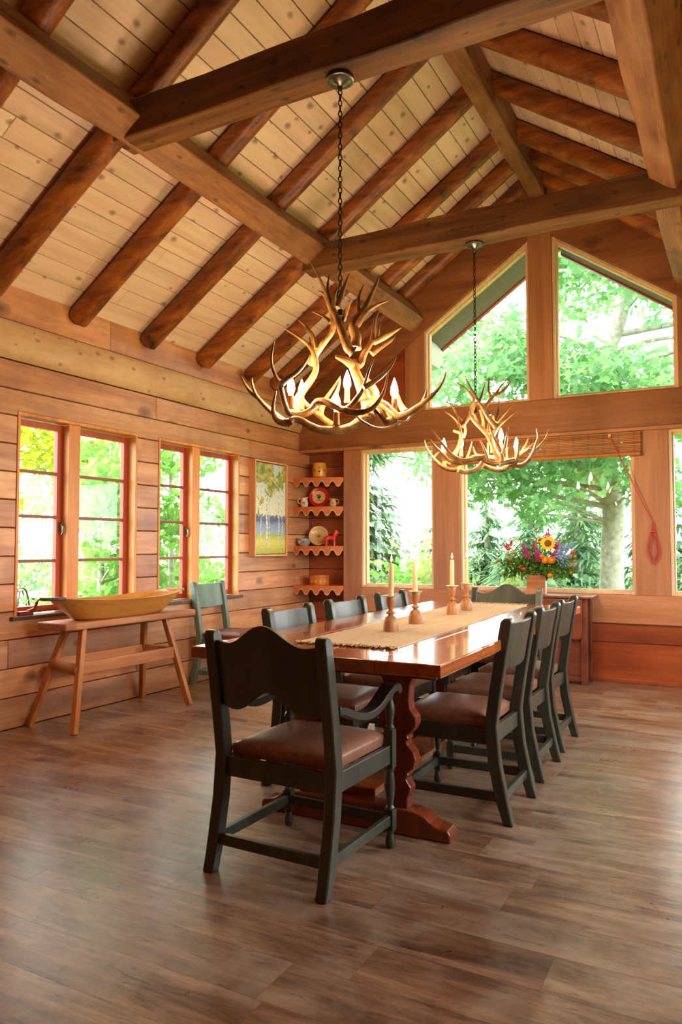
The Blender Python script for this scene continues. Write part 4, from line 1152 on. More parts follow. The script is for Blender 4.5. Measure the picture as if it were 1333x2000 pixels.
CH2=[[[[[0.042,-0.14,1.808],[-0.032,-0.157,1.804],[-0.103,-0.174,1.786],[-0.16,-0.191,1.799],[-0.216,-0.209,1.837],[-0.272,-0.226,1.902],[-0.314,-0.243,1.954],[-0.343,-0.26,1.986]],[0.02,0.003]],[[[-0.138,-0.22,1.762],[-0.217,-0.215,1.781],[-0.27,-0.21,1.837],[-0.316,-0.205,1.885],[-0.346,-0.2,1.93]],[0.014,0.003]]],[[[[0.025,-0.14,1.801],[0.063,-0.158,1.775],[0.113,-0.175,1.767],[0.14,-0.193,1.778],[0.135,-0.21,1.83],[0.116,-0.228,1.869],[0.08,-0.245,1.927],[0.052,-0.263,1.984],[0.04,-0.28,2.029]],[0.019,0.003]],[[[0.135,-0.25,1.825],[0.15,-0.26,1.884],[0.162,-0.27,1.957],[0.17,-0.28,2.003]],[0.013,0.003]],[[[0.055,-0.16,1.789],[0.032,-0.18,1.848],[0.005,-0.2,1.899],[-0.016,-0.22,1.924]],[0.01,0.003]],[[[0.121,-0.2,1.764],[0.173,-0.18,1.776],[0.229,-0.16,1.79]],[0.018,0.02]]],[[[[0.216,-0.08,1.777],[0.282,-0.093,1.762],[0.333,-0.107,1.788],[0.365,-0.12,1.841],[0.386,-0.133,1.902],[0.398,-0.147,1.955],[0.384,-0.16,2.009]],[0.018,0.003]],[[[0.379,-0.12,1.855],[0.436,-0.087,1.908],[0.479,-0.053,1.961],[0.509,-0.02,2.022]],[0.013,0.003]]],[[[[0.211,-0.1,1.754],[0.248,-0.12,1.78],[0.261,-0.14,1.839],[0.264,-0.16,1.898],[0.256,-0.18,1.933]],[0.016,0.003]],[[[0.289,-0.02,1.84],[0.365,0.015,1.89],[0.424,0.05,1.941]],[0.011,0.003]],[[[0.322,0.04,1.861],[0.365,0.07,1.922],[0.396,0.1,1.978]],[0.011,0.003]]],[[[[-0.11,-0.05,1.749],[-0.174,-0.058,1.736],[-0.238,-0.067,1.754],[-0.28,-0.075,1.785],[-0.322,-0.083,1.832],[-0.357,-0.092,1.887],[-0.373,-0.1,1.937]],[0.018,0.003]],[[[-0.305,-0.06,1.821],[-0.287,-0.08,1.843],[-0.272,-0.1,1.854]],[0.01,0.003]],[[[-0.221,-0.05,1.746],[-0.228,-0.025,1.79],[-0.186,-0.0,1.786]],[0.014,0.016]]],[[[[-0.149,-0.16,1.727],[-0.106,-0.145,1.712],[-0.042,-0.13,1.722],[0.002,-0.115,1.753],[0.036,-0.1,1.799]],[0.017,0.016]],[[[0.036,-0.08,1.763],[0.094,-0.067,1.743],[0.166,-0.053,1.735],[0.218,-0.04,1.764]],[0.016,0.018]]],[[[[-0.161,-0.02,1.833],[-0.127,-0.027,1.895],[-0.112,-0.033,1.957],[-0.117,-0.04,2.019],[-0.135,-0.047,2.071],[-0.178,-0.053,2.115],[-0.234,-0.06,2.148]],[0.018,0.003]],[[[-0.131,-0.04,2.082],[-0.143,-0.033,2.133],[-0.17,-0.027,2.19],[-0.209,-0.02,2.218]],[0.011,0.003]],[[[-0.126,-0.05,1.997],[-0.167,-0.09,2.003]],[0.012,0.009]],[[[-0.08,0.04,1.975],[-0.064,0.047,2.033],[-0.077,0.053,2.091],[-0.111,0.06,2.135]],[0.011,0.004]]],[[[[-0.097,0.02,2.05],[-0.057,0.007,2.104],[-0.023,-0.007,2.159],[-0.013,-0.02,2.213],[-0.038,-0.033,2.266],[-0.078,-0.047,2.306],[-0.149,-0.06,2.352]],[0.016,0.003]],[[[-0.006,0.03,2.144],[0.016,0.04,2.096],[0.035,0.05,2.048]],[0.009,0.005]]],[[[[0.16,-0.02,1.819],[0.123,-0.031,1.88],[0.087,-0.043,1.963],[0.044,-0.054,2.014],[-0.014,-0.066,2.068],[-0.049,-0.077,2.114],[-0.051,-0.089,2.165],[-0.029,-0.1,2.218]],[0.022,0.006]],[[[0.02,-0.0,2.209],[0.047,0.025,2.271],[0.079,0.05,2.366]],[0.011,0.003]]],[[[[0.12,-0.12,2.027],[0.085,-0.127,2.061],[0.05,-0.133,2.108],[0.018,-0.14,2.162],[-0.027,-0.147,2.23],[-0.062,-0.153,2.29],[-0.1,-0.16,2.371]],[0.019,0.003]]],[[[[0.074,-0.08,2.11],[0.055,-0.072,2.168],[0.082,-0.064,2.211],[0.118,-0.056,2.251],[0.162,-0.048,2.313],[0.219,-0.04,2.381]],[0.017,0.003]],[[[0.099,-0.06,2.236],[0.085,-0.04,2.3],[0.094,-0.02,2.398]],[0.011,0.003]],[[[0.128,-0.06,2.25],[0.194,-0.08,2.299],[0.231,-0.1,2.354]],[0.012,0.003]]],[[[[0.102,-0.04,1.963],[0.127,-0.055,2.01],[0.159,-0.07,2.053],[0.218,-0.085,2.103],[0.26,-0.1,2.136]],[0.017,0.003]],[[[0.146,-0.0,2.075],[0.216,0.03,2.151],[0.277,0.06,2.221]],[0.01,0.003]],[[[0.139,0.02,2.085],[0.165,0.04,2.16],[0.181,0.06,2.27]],[0.012,0.003]],[[[0.116,-0.06,2.072],[0.098,-0.1,2.113]],[0.01,0.008]]],[[[[0.089,-0.0,1.997],[0.091,0.01,2.048],[0.101,0.02,2.085]],[0.012,0.006]],[[[0.06,0.03,2.037],[0.052,0.015,2.106],[0.031,-0.0,2.167]],[0.01,0.008]]],[[[[-0.055,0.2,1.823],[-0.032,0.187,1.85],[-0.015,0.173,1.9],[0.001,0.16,1.963]],[0.013,0.003]],[[[0.08,0.22,1.862],[0.042,0.213,1.876],[0.023,0.207,1.904],[0.015,0.2,1.936]],[0.011,0.003]],[[[0.28,0.2,1.83],[0.262,0.187,1.843],[0.256,0.173,1.885],[0.261,0.16,1.927]],[0.012,0.003]],[[[0.12,0.2,1.859],[0.124,0.2,1.925],[0.121,0.2,1.962]],[0.009,0.003]],[[[-0.055,0.2,1.823],[0.033,0.205,1.86],[0.122,0.21,1.86],[0.21,0.215,1.846],[0.284,0.22,1.832]],[0.016,0.016]]]]
CH2_BULBS=[[-0.108, -0.02, 1.847], [-0.249, -0.18, 1.8], [0.212, 0.16, 1.923], [0.266, -0.08, 1.819], [0.127, 0.06, 1.882]]

def link_mesh():
    mb = MB(); pts = []
    n = 20
    for i in range(n):
        a = 2 * PI * i / n
        pts.append((.0085 * math.cos(a), 0, .0155 * math.sin(a)))
    vs = []; fs = []
    for i in range(n):
        a = 2 * PI * i / n
        nrm = Vector((math.cos(a), 0, .55 * math.sin(a))).normalized()
        for k in range(6):
            t = 2 * PI * k / 6
            vs.append(Vector(pts[i]) + nrm * (.0028 * math.cos(t)) + Vector((0, .0028 * math.sin(t), 0)))
    for i in range(n):
        for k in range(6):
            j, m = (i + 1) % n, (k + 1) % 6
            fs.append((i * 6 + k, j * 6 + k, j * 6 + m, i * 6 + m))
    return mb.add(vs, fs).mesh('chain_link', M['iron'], 60)
LINK = link_mesh()
def antler(paths, parent):
    mb = MB()
    for pi, (pts, rr) in enumerate(paths):
        sp = spline(pts, 5)
        m = len(sp) - 1
        r0, r1 = rr
        rad = []
        for i in range(m + 1):
            t = i / m
            q = r0 + (r1 - r0) * (t ** 1.35)
            if pi == 0 and t < .05 and r0 > r1: q *= 1.25
            if r1 < .006: q = min(q, r1 * .5 + (1 - t) * .10)
            q *= 1 + .10 * mnoise.noise(Vector(sp[i]) * 22)
            rad.append(max(q, .0016))
        mb.tube(sp, rad, 9)
    return mb.build('antler', 'antler', parent, smooth=70)
def chandelier(label, loc, data, bulbs, ztop):
    c = thing('antler_chandelier', label, 'chandelier', (loc[0], loc[1], 0), R(28.1), 'antler chandeliers')
    cp = MB().lathe([(.0, ztop), (.062, ztop), (.066, ztop - .006), (.066, ztop - .016), (.058, ztop - .020), (.052, ztop - .019), (.034, ztop - .034), (.014, ztop - .044), (.010, ztop - .060), (.0, ztop - .062)][::-1], 28, cap=False).build('ceiling_canopy', 'canopy', c, smooth=40)
    zb = max(p[2] for a in data for q in a for p in q[0]) - .13
    z = ztop - .070
    i = 0
    while z > zb:
        o = put('chain_link', LINK, c)
        o.location = (0, 0, z); o.rotation_euler = (0, 0, (i % 2) * PI / 2 + .25 + .1 * (i % 3))
        z -= .0262; i += 1
    rg = put('chain_link', LINK, c); rg.location = (0, 0, z - .004); rg.scale = (1.7, 1.7, 1.5)
    for a in data: antler(a, c)
    for b in bulbs:
        sl = MB().lathe([(.0, -.016), (.015, -.014), (.0135, .0), (.0125, .040), (.0135, .043), (.0, .043)], 14, tuple(b), cap=False).build('candle_sleeve', 'sleeve', c, smooth=40)
        MB().lathe([(.0, .043), (.009, .044), (.010, .050), (.0165, .066), (.0180, .078), (.0150, .098), (.0085, .118), (.0035, .132), (.0004, .140)], 14, tuple(b), cap=False).build('bulb', 'bulb', sl, smooth=60)
    # short stem under the chain that the antlers are fixed to
    MB().lathe([(.0, z - .10), (.012, z - .098), (.012, z - .07), (.005, z - .065), (.005, z - .02), (.0, z - .018)], 10, cap=False).build('hanger_stem', 'iron', c, smooth=40)
    return c
chandelier('large antler chandelier hanging from the nearer cross beam', (-1.617, 3.02), CH1, CH1_BULBS, 3.418)
chandelier('smaller antler chandelier hanging from the farther cross beam before the windows', (-1.617, 5.04), CH2, CH2_BULBS, 3.360)

# ================================================================== CORNER SHELVES
def shelf(z, label):
    s = thing('corner_shelf', label, 'shelf', (0, 0, z), group='scalloped corner shelves')
    front = []
    n = 40
    A, B = Vector((XL + .001, 6.905)), Vector((-3.731, 7.036))
    nrm = Vector((B.y - A.y, -(B.x - A.x))).normalized()
    for i in range(n + 1):
        t = i / n
        p = A.lerp(B, t) + nrm * (.045 * 4 * t * (1 - t))
        front.append((p.x, p.y))
    MB().prism([(XL + .001, NB - .001)] + front + [(-3.731, NB - .001)], 2, -.018, 0).build('shelf_board', 'terracotta', s)
    for nm, mat, off, extra in (('apron', 'terracotta', .0, 0.), ('apron_edge', 'cream_edge', .002, .014)):
        vs = []; fs = []
        for i in range(n * 2 + 1):
            t = i / (n * 2)
            p = A.lerp(B, t) + nrm * (.045 * 4 * t * (1 - t))
            wave = .5 + .5 * math.tanh(1.3 * math.cos(2 * PI * (t * 4.75 - .30))) / math.tanh(1.3)
            zb = -.032 - .056 * wave
            if nm == 'apron_edge': zt = zb + .001; zb -= extra
            else: zt = -.0005
            for d in (-off - .001, .014 - off):
                q = p - nrm * d if nm == 'apron' else p - nrm * (d - .002)
                vs += [(q.x, q.y, zb), (q.x, q.y, zt)]
        m = n * 2
        for i in range(m):
            a, b = i * 4, i * 4 + 4
            fs += [(a, b, b + 1, a + 1), (a + 2, a + 3, b + 3, b + 2), (a + 1, b + 1, b + 3, a + 3), (a, a + 2, b + 2, b)]
        fs += [(0, 1, 3, 2), (m * 4, m * 4 + 2, m * 4 + 3, m * 4 + 1)]
        MB().add(vs, fs).build(nm, mat, s, smooth=50)
    return s
SZ = [1.945, 1.632, 1.208, .785]
shelf(SZ[0], 'top scalloped orange corner shelf holding the yellow jar')
shelf(SZ[1], 'scalloped orange corner shelf holding the red plate')
shelf(SZ[2], 'scalloped orange corner shelf holding the red horse')
shelf(SZ[3], 'lowest scalloped orange corner shelf holding the round box')

def heart(s_, n=22):
    o = []
    for i in range(n):
        t = 2 * PI * i / n
        o.append((s_ * math.sin(t) ** 3, s_ * (13 * math.cos(t) - 5 * math.cos(2 * t) - 2 * math.cos(3 * t) - math.cos(4 * t)) / 16))
    return o
jar = thing('painted_jar', 'yellow glazed barrel jar painted with a heart', 'jar', (-4.035, 7.06, SZ[0]), R(28))
MB().lathe([(.0, 0), (.066, 0), (.070, .004), (.071, .012), (.069, .016), (.076, .05), (.079, .085), (.077, .12), (.070, .148), (.068, .156), (.071, .160), (.071, .166), (.063, .168), (.060, .160), (.055, .02), (.0, .02)], 32, cap=False).build('jar_body', 'yellow_glaze', jar, smooth=50)
def stuck(poly, R0, z0, a0, off=.0012, squash=1.):
    """flat print wrapped on a round pot: poly (arc, height)"""
    vs = []
    for u, v in poly:
        r_ = R0(z0 + v) + off
        a = a0 + u / r_
        vs.append((r_ * math.sin(a), -r_ * math.cos(a), z0 + v))
    c = len(vs)
    um = sum(p[0] for p in poly) / c; vm = sum(p[1] for p in poly) / c
    r_ = R0(z0 + vm) + off
    vs.append((r_ * math.sin(a0 + um / r_), -r_ * math.cos(a0 + um / r_), z0 + vm))
    return vs, [(i, (i + 1) % c, c) for i in range(c)]
jr = lambda z: .0695 + .0095 * math.sin(PI * min(1, max(0, (z - .016) / .135)))
MB().add(*stuck(heart(.015), jr, .072, 0)).build('heart_motif', 'ink', jar)
for a in (-.75, .75):
    MB().add(*stuck([(.018 * math.cos(t * PI / 8), .022 * math.sin(t * PI / 8)) for t in range(16)], jr, .085, a)).build('rose_motif', 'pink', jar)
MB().add(*stuck([(.012 * math.sin(t * PI / 5), .012 * math.cos(t * PI / 5)) for t in range(10)], jr, .112, 0)).build('bud_motif', 'pink', jar)
MB().lathe([(.0708, .004), (.0716, .006), (.0718, .014), (.0708, .0165)], 32, cap=False).build('foot_band', 'olive', jar, smooth=50)

def plate(name, label, rad, loc, lean, rz, rimmat, wellmat, motif):
    p = thing(name, label, 'plate', loc, rz)
    tilt = Matrix.Rotation(R(90 - lean), 4, 'X')
    def add(nm, mb, mat, sm=50):
        mb.v = [tuple(tilt @ Vector((v[0], v[1], v[2])) + Vector((0, 0, rad * math.cos(R(lean)) + .003))) for v in mb.v]
        mb.build(nm, mat, p, smooth=sm)
    add('rim', MB().lathe([(rad * .55, .0), (rad * .62, .002), (rad * .70, .010), (rad * .98, .016), (rad, .019), (rad * .98, .022), (rad * .70, .016), (rad * .64, .011)], 36, cap=False), rimmat)
    add('well', MB().lathe([(.0, .0), (rad * .62, .0), (rad * .66, .0115), (rad * .62, .009), (.0, .0085)], 36, cap=False), wellmat)
    for poly, mat in motif:
        add('motif', MB().prism(poly, 2, .0088, .0098), mat, None)
    return p
def blob(cx, cy, a, b, n=10, rot=0.):
    return [(cx + a * math.cos(2 * PI * i / n) * math.cos(rot) - b * math.sin(2 * PI * i / n) * math.sin(rot), cy + a * math.cos(2 * PI * i / n) * math.sin(rot) + b * math.sin(2 * PI * i / n) * math.cos(rot)) for i in range(n)]
# rooster-like dark print: body, head and a plume of curved tail strokes, ground line
mot = [(blob(.0, -.002, .020, .013), 'ink'), (blob(.016, .012, .008, .010), 'ink'), (blob(-.016, .018, .006, .018, 10, .5), 'ink'), (blob(-.006, .024, .005, .018, 10, -.3), 'ink'),
       (blob(.012, .028, .004, .014, 10, -1.0), 'ink'), (blob(-.006, -.018, .003, .010), 'ink'), (blob(.006, -.018, .003, .010), 'ink'), (blob(.0, -.034, .034, .004), 'olive')]
plate('display_plate', 'red rimmed plate with a dark bird print standing on the corner shelf', .112, (-4.085, 7.135, SZ[1]), 14, R(24), 'red', 'cream', mot)
mot2 = [(blob(x, y_, .004, .022, 10, r_), 'olive') for x, y_, r_ in ((0, .008, 0), (-.012, .004, .5), (.012, .004, -.5), (-.020, -.008, .95), (.020, -.008, -.95))] + [(blob(0, -.020, .003, .016), 'olive')]
plate('cream_plate', 'plain cream plate with a green sprig standing on the corner shelf', .110, (-4.085, 7.13, SZ[2]), 14, R(24), 'cream', 'cream', mot2)

def pitcher(name, label, loc, rz, k, mat, hand, sprig):
    p = thing(name, label, 'pitcher', loc, rz)
    prof = [(.0, 0), (.030, 0), (.036, .006), (.043, .03), (.044, .05), (.038, .07), (.031, .082), (.031, .092), (.036, .102), (.033, .102), (.028, .092), (.028, .08), (.035, .06), (.038, .03), (.0, .01)]
    mb = MB().lathe([(a * k, b * k) for a, b in prof], 24, cap=False)
    mb.v = [(x * (1 + .35 * max(0, (z / k - .085) / .017) * (1 if hand * x < 0 and abs(y_) < .016 * k else 0)), y_, z + (.006 * k if z / k > .09 and hand * x < -.02 * k else 0)) for x, y_, z in mb.v]
    mb.build('pot', mat, p, smooth=50)
    MB().tube(spline([(hand * .034 * k, 0, .088 * k), (hand * .058 * k, 0, .092 * k), (hand * .070 * k, 0, .068 * k), (hand * .060 * k, 0, .044 * k), (hand * .043 * k, 0, .036 * k)], 4), .0055 * k, 8).build('handle', mat, p, smooth=60)
    rr = lambda z: .0445 * k
    for u, v, a_, b_, ro in ((0, .0, .012, .004, .3), (.012, .008, .010, .004, 1.), (-.012, .006, .010, .004, -.8), (.006, -.010, .004, .008, 0)):
        MB().add(*stuck([(x * k, y_ * k) for x, y_ in blob(u, v, a_, b_, 10, ro)], rr, .044 * k, 0, .001)).build('sprig_motif', sprig, p)
    return p
pitcher('white_pitcher', 'small white pitcher with its handle to the left on the corner shelf', (-4.185, 6.985, SZ[1]), R(24), 1.0, 'white', -1, 'ink')
pitcher('cream_jug', 'small cream jug with olive leaves on the corner shelf', (-3.875, 7.075, SZ[1]), R(26), .86, 'cream', 1, 'olive')
cb = thing('glazed_bowl', 'small blue grey glazed bowl on the corner shelf', 'bowl', (-4.178, 6.965, SZ[2]), R(24))
MB().lathe([(k_ * 1.15, z_ * 1.2) for k_, z_ in [(.0, 0), (.034, 0), (.038, .005), (.058, .02), (.064, .042), (.060, .062), (.062, .068), (.059, .069), (.055, .060), (.058, .042), (.050, .02), (.0, .01)]], 28, cap=False).build('bowl_body', 'blue_glaze', cb, smooth=50)
for a, m_ in ((.5, 'pink'), (-.6, 'white'), (.1, 'olive')):
    MB().add(*stuck(blob(0, 0, .015, .012), lambda z: .0735, .046, a, .0015)).build('spot_motif', m_, cb)
# horse figurine, one voxel-smoothed body
hs = MB()
hs.tube(spline([(-.050, 0, .082), (-.02, 0, .088), (.02, 0, .086), (.048, 0, .092)], 4), [.024, .029, .030, .029, .028, .028, .028, .028, .028, .028, .028, .027, .025], 12)
hs.tube(spline([(.040, 0, .090), (.060, 0, .120), (.062, 0, .145), (.066, 0, .160)], 4), [.028] * 5 + [.023] * 4 + [.019] * 4, 10)
hs.tube([(.055, 0, .158), (.075, 0, .160), (.092, 0, .140), (.097, 0, .128)], [.019, .021, .014, .012], 10)
for x, s_ in ((-.046, 1), (.046, 1)):
    for yv in (-.013, .013):
        hs.tube([(x, yv, .085), (x + .004 * (1 if x > 0 else -1), yv, .04), (x + .006 * (1 if x > 0 else -1), yv, .0)], [.021, .017, .017], 10)
hs.tube(spline([(-.056, 0, .095), (-.075, 0, .085), (-.085, 0, .055)], 4), [.012] * 5 + [.008] * 4, 8)
for yv in (-.007, .007): hs.tube([(.060, yv, .168), (.061, yv * 1.3, .184)], [.006, .002], 6)
hs.v = [(x * .86, yy_ * 1.15, z) for x, yy_, z in hs.v]
horse = hs.build('horse_figurine', 'red_horse', None, smooth=60)
tag(horse, 'red painted horse figurine on the corner shelf', 'figurine')
horse.location = (-3.895, 7.055, SZ[2]); horse.rotation_euler = (0, 0, R(22))
rm = horse.modifiers.new('fuse', 'REMESH'); rm.mode = 'VOXEL'; rm.voxel_size = .0042; rm.use_smooth_shade = True
sm = horse.modifiers.new('soft', 'SMOOTH'); sm.factor = .5; sm.iterations = 4
rb = thing('round_box', 'round carved wooden box with a lid on the lowest corner shelf', 'box', (-4.045, 7.07, SZ[3]), R(10))
MB().lathe([(.0, 0), (.108, 0), (.109, .004), (.109, .080), (.0, .080)], 36, cap=False).build('box_body', 'boxwood', rb, smooth=40)
MB().lathe([(.0, .080), (.112, .080), (.113, .084), (.112, .108), (.106, .112), (.0, .113)], 36, cap=False).build('lid', 'boxwood', rb, smooth=40)
for k in range(14):
    a = 2 * PI * k / 14
    MB().add(*stuck(blob(0, 0, .012, .022, 10), lambda z: .109, .04, a, .0015)).build('carved_petal', 'yellow_glaze', rb)

# ================================================================== PAINTING
pt = thing('framed_painting', 'tall framed birch grove painting on the board wall', 'painting', (XL, 6.362, 1.105), R(90))
W2, HH = .30, .965
fr = MB()
for a, b in ((-W2, -W2 + .018), (W2 - .018, W2)): fr.box(a, -.075, 0, b, -.001, HH)
fr.box(-W2 + .018, -.075, 0, W2 - .018, -.001, .018); fr.box(-W2 + .018, -.075, HH - .018, W2 - .018, -.001, HH)
fr.build('frame', 'frame', pt, bevel=.002)
MB().box(-W2 + .026, -.062, .026, W2 - .026, -.03, HH - .026).build('canvas', 'painting', pt)
MB().box(-W2 + .018, -.03, .018, W2 - .018, -.02, HH - .018).build('backing', 'ink', pt)

# ================================================================== DESK, PLANTER, FLOWERS
dk = thing('drop_leaf_desk', 'dark cherry drop leaf side table under the picture window', 'side table', (0, 0, 0))
MB().box(-1.93, 6.69, .752, -1.13, 7.028, .774).build('top', 'desk', dk, bevel=.005)
lf = [(-1.905, .745), (-1.215, .745), (-1.215, .43), (-1.225, .405), (-1.26, .395), (-1.32, .405), (-1.40, .425), (-1.72, .425), (-1.80, .405), (-1.86, .395), (-1.895, .405), (-1.905, .43)]
MB().prism(lf, 1, 6.705, 6.725).build('drop_leaf', 'desk', dk, bevel=.004)
for x in (-1.90, -1.235):
    MB().box(x, 6.74, 0, x + .055, 6.80, .752).build('leg', 'desk', dk, bevel=.005)
    MB().box(x, 6.965, 0, x + .055, 7.02, .752).build('leg', 'desk', dk, bevel=.005)
MB().box(-1.845, 6.755, .08, -1.235, 6.775, .60).build('back_panel', 'desk', dk)
MB().box(-1.845, 6.76, .62, -1.235, 6.79, .75).build('apron', 'desk', dk)
MB().box(-1.845, 6.76, .03, -1.235, 6.79, .075).build('stretcher', 'desk', dk)

bx = thing('planter_box', 'square wooden planter box holding the flowers', 'planter', (-1.632, 6.84, .7745), R(8))
hb = .082
for nm, a, mat in (('front_board', (-hb, -hb, hb, -hb + .012), 'planter'), ('rear_board', (-hb, hb - .012, hb, hb), 'planter'), ('side_board', (-hb, -hb + .012, -hb + .012, hb - .012), 'grey_wood'), ('side_board', (hb - .012, -hb + .012, hb, hb - .012), 'grey_wood')):
    MB().box(a[0], a[1], 0, a[2], a[3], .175).build(nm, mat, bx, bevel=.002)
MB().box(-hb + .012, -hb + .012, .004, hb - .012, hb - .012, .02).build('bottom', 'planter', bx)

BASE = Vector((-1.632, 6.84, .86))
FM = {'sunp': plain('sunflower_petal', srgb(244, 186, 24), .5, var=.12), 'sund': plain('sunflower_disc', srgb(112, 66, 22), .8, var=.3, nscale=120, bump=.5),
      'mag': plain('magenta_petal', srgb(170, 36, 118), .5, var=.25, nscale=60), 'ora': plain('orange_petal', srgb(244, 168, 44), .5, var=.15), 'cor': plain('coral_petal', srgb(228, 92, 76), .5, var=.15),
      'blu': plain('blue_petal', srgb(134, 152, 206), .5, var=.2, nscale=60), 'yel': plain('mustard_petal', srgb(206, 170, 36), .6, var=.2), 'stem': plain('flower_stem', srgb(84, 116, 46), .6), 'bud': plain('green_bud', srgb(124, 140, 50), .6)}
M.update(FM)
def aim(n):
    return Vector(n).to_track_quat('Z', 'Y').to_matrix().to_4x4()
def xf(mb, mat4):
    mb.v = [tuple(mat4 @ Vector(v)) for v in mb.v]; return mb
def stem_to(head, parent, r_=.003):
    h = Vector(head); b = BASE + Vector(((h.x - BASE.x) * .18, (h.y - BASE.y) * .18, 0))
    b.x = max(-1.69, min(-1.575, b.x)); b.y = max(6.78, min(6.90, b.y))
    mid = b.lerp(h, .55) + Vector((0, 0, .03)) + Vector(((b.x - h.x) * .18, 0, 0))
    MB().tube([tuple(p - h) for p in spline([b, mid, h], 5)], r_, 6).build('stem', 'stem', parent, smooth=60)
def sunflower(label, pos, nrm, rad=.055):
    f = thing('sunflower', label, 'flower', pos, group='flowers in the planter box')
    A = aim(nrm)
    for ring, (n, L, tilt) in enumerate(((17, 1.0, .12), (13, .82, .32))):
        mb = MB()
        for k in range(n):
            a = 2 * PI * (k + .5 * ring) / n + rnd.uniform(-.08, .08)
            l_ = rad * L * rnd.uniform(.9, 1.08); w = rad * .17
            c, s_ = math.cos(a), math.sin(a)
            r0 = rad * .36
            P = lambda t, u: ((r0 + t * l_ * .66) * c - u * s_, (r0 + t * l_ * .66) * s_ + u * c, math.sin(tilt) * t * l_ * .5 + .002 * ring)
            o = len(mb.v)
            mb.v += [P(0, -w * .5), P(0, w * .5), P(.45, w), P(.45, -w), P(1, 0)]
            mb.f += [(o, o + 1, o + 2, o + 3), (o + 3, o + 2, o + 4)]
        xf(mb, A).build('petals', 'sunp', f)
    xf(MB().lathe([(.0, -.006), (rad * .40, -.004), (rad * .44, .004), (rad * .36, .011), (rad * .2, .008), (.0, .007)], 18, cap=False), A).build('disc', 'sund', f, smooth=50)
    stem_to(pos, f, .0045)
    return f
def globe(name, label, pos, mat, rad, nrm=(0, -1, .35), layers=4):
    """ruffled round bloom of overlapping cupped petals"""
    f = thing(name, label, 'flower', pos, group='flowers in the planter box')
    A = aim(nrm); mb = MB()
    for L in range(layers):
        n = 9 - L; rr = rad * (1 - .22 * L)
        for k in range(n):
            a = 2 * PI * (k + .5 * L) / n
            c, s_ = math.cos(a), math.sin(a); w = rr * .42
            def P(r_, u, z): return (r_ * c - u * s_, r_ * s_ + u * c, z)
            o = len(mb.v); h = .35 + .25 * L
            mb.v += [P(rr * .25, -w * .5, -rr * .2), P(rr * .25, w * .5, -rr * .2), P(rr * .85, w, rr * (h - .3)), P(rr * .85, -w, rr * (h - .3)), P(rr * .9, w * .6, rr * h), P(rr * .9, -w * .6, rr * h)]
            mb.f += [(o, o + 1, o + 2, o + 3), (o + 3, o + 2, o + 4, o + 5)]
    xf(mb, A).build('petals', mat, f, smooth=60)
    xf(MB().sphere((0, 0, rad * .25), rad * .38, 10, 6), A).build('heart', mat, f, smooth=60)
    stem_to(pos, f)
    return f
def spike(name, label, pos, lean, mat, h=.13, n=26, budtip=True):
    f = thing(name, label, 'flower', pos, group='flowers in the planter box')
    d = Vector(lean).normalized(); A = aim(d); mb = MB()
    for k in range(n):
        t = k / n; a = k * 2.4
        r_ = .020 * (1 - .55 * t); s_ = .0125 * (1 - .5 * t)
        c = (r_ * math.cos(a), r_ * math.sin(a), (t - .5) * h)
        mb.sphere(c, s_, 6, 4, (1, 1, .8)); mb.sphere((c[0] * 1.5, c[1] * 1.5, c[2] - .004), s_ * .75, 6, 4, (1.1, 1.1, .5))
    xf(mb, A).build('florets', mat, f, smooth=60)
    if budtip:
        mb = MB()
        for k in range(12):
            t = k / 12; a = k * 2.4
            mb.sphere((.008 * (1 - t) * math.cos(a), .008 * (1 - t) * math.sin(a), h * .5 + t * h * .45), .006 * (1 - .6 * t), 6, 4)
        xf(mb, A).build('bud_tip', 'bud', f, smooth=60)
    stem_to(pos, f)
    return f
sunflower('big yellow sunflower facing the room in the flower box', (-1.505, 6.745, 1.232), (.05, -1, .15), .072)
sunflower('yellow sunflower in profile at the far left of the bouquet', (-1.985, 6.80, 1.071), (-.9, -.25, .1), .055)
sunflower('half hidden yellow sunflower at the upper left of the bouquet', (-1.865, 6.86, 1.241), (-.75, -.5, .3), .048)
sunflower('yellow sunflower tilted upward behind the big one', (-1.602, 6.88, 1.262), (-.2, -.45, .85), .055)
spike('snapdragon', 'magenta snapdragon spike at the left of the bouquet', (-1.711, 6.76, 1.165), (-.45, -.1, 1), 'mag', .14, 34)
spike('snapdragon', 'magenta snapdragon spike below the sunflowers', (-1.600, 6.75, 1.137), (-.15, -.1, 1), 'mag', .13, 34)
spike('snapdragon', 'short magenta snapdragon spike behind the other two', (-1.648, 6.84, 1.228), (-.1, 0, 1), 'mag', .09, 22, False)
spike('snapdragon', 'tallest snapdragon spike with a green tip at the top of the bouquet', (-1.533, 6.86, 1.315), (.12, 0, 1), 'mag', .07, 16)
spike('snapdragon', 'dark snapdragon spike leaning right behind the big sunflower', (-1.445, 6.84, 1.22), (.5, 0, 1), 'mag', .08, 18)
spike('snapdragon', 'thin snapdragon spike leaning to the upper left edge', (-1.915, 6.84, 1.215), (-1, 0, .6), 'mag', .05, 10)
spike('snapdragon', 'purple snapdragon spike under the big sunflower', (-1.455, 6.79, 1.14), (.6, -.1, 1), 'mag', .10, 20, False)
for p, lb in (((-1.524, 6.725, 1.081), 'orange ranunculus, left of the front pair'), ((-1.469, 6.725, 1.080), 'orange ranunculus, right of the front pair'), ((-1.561, 6.745, 1.112), 'smaller orange ranunculus above the front pair'),
              ((-1.487, 6.735, .945), 'low orange ranunculus hanging over the planter edge')):
    globe('ranunculus', lb, p, 'ora', .034 if 'pair' in lb and 'above' not in lb else .026)
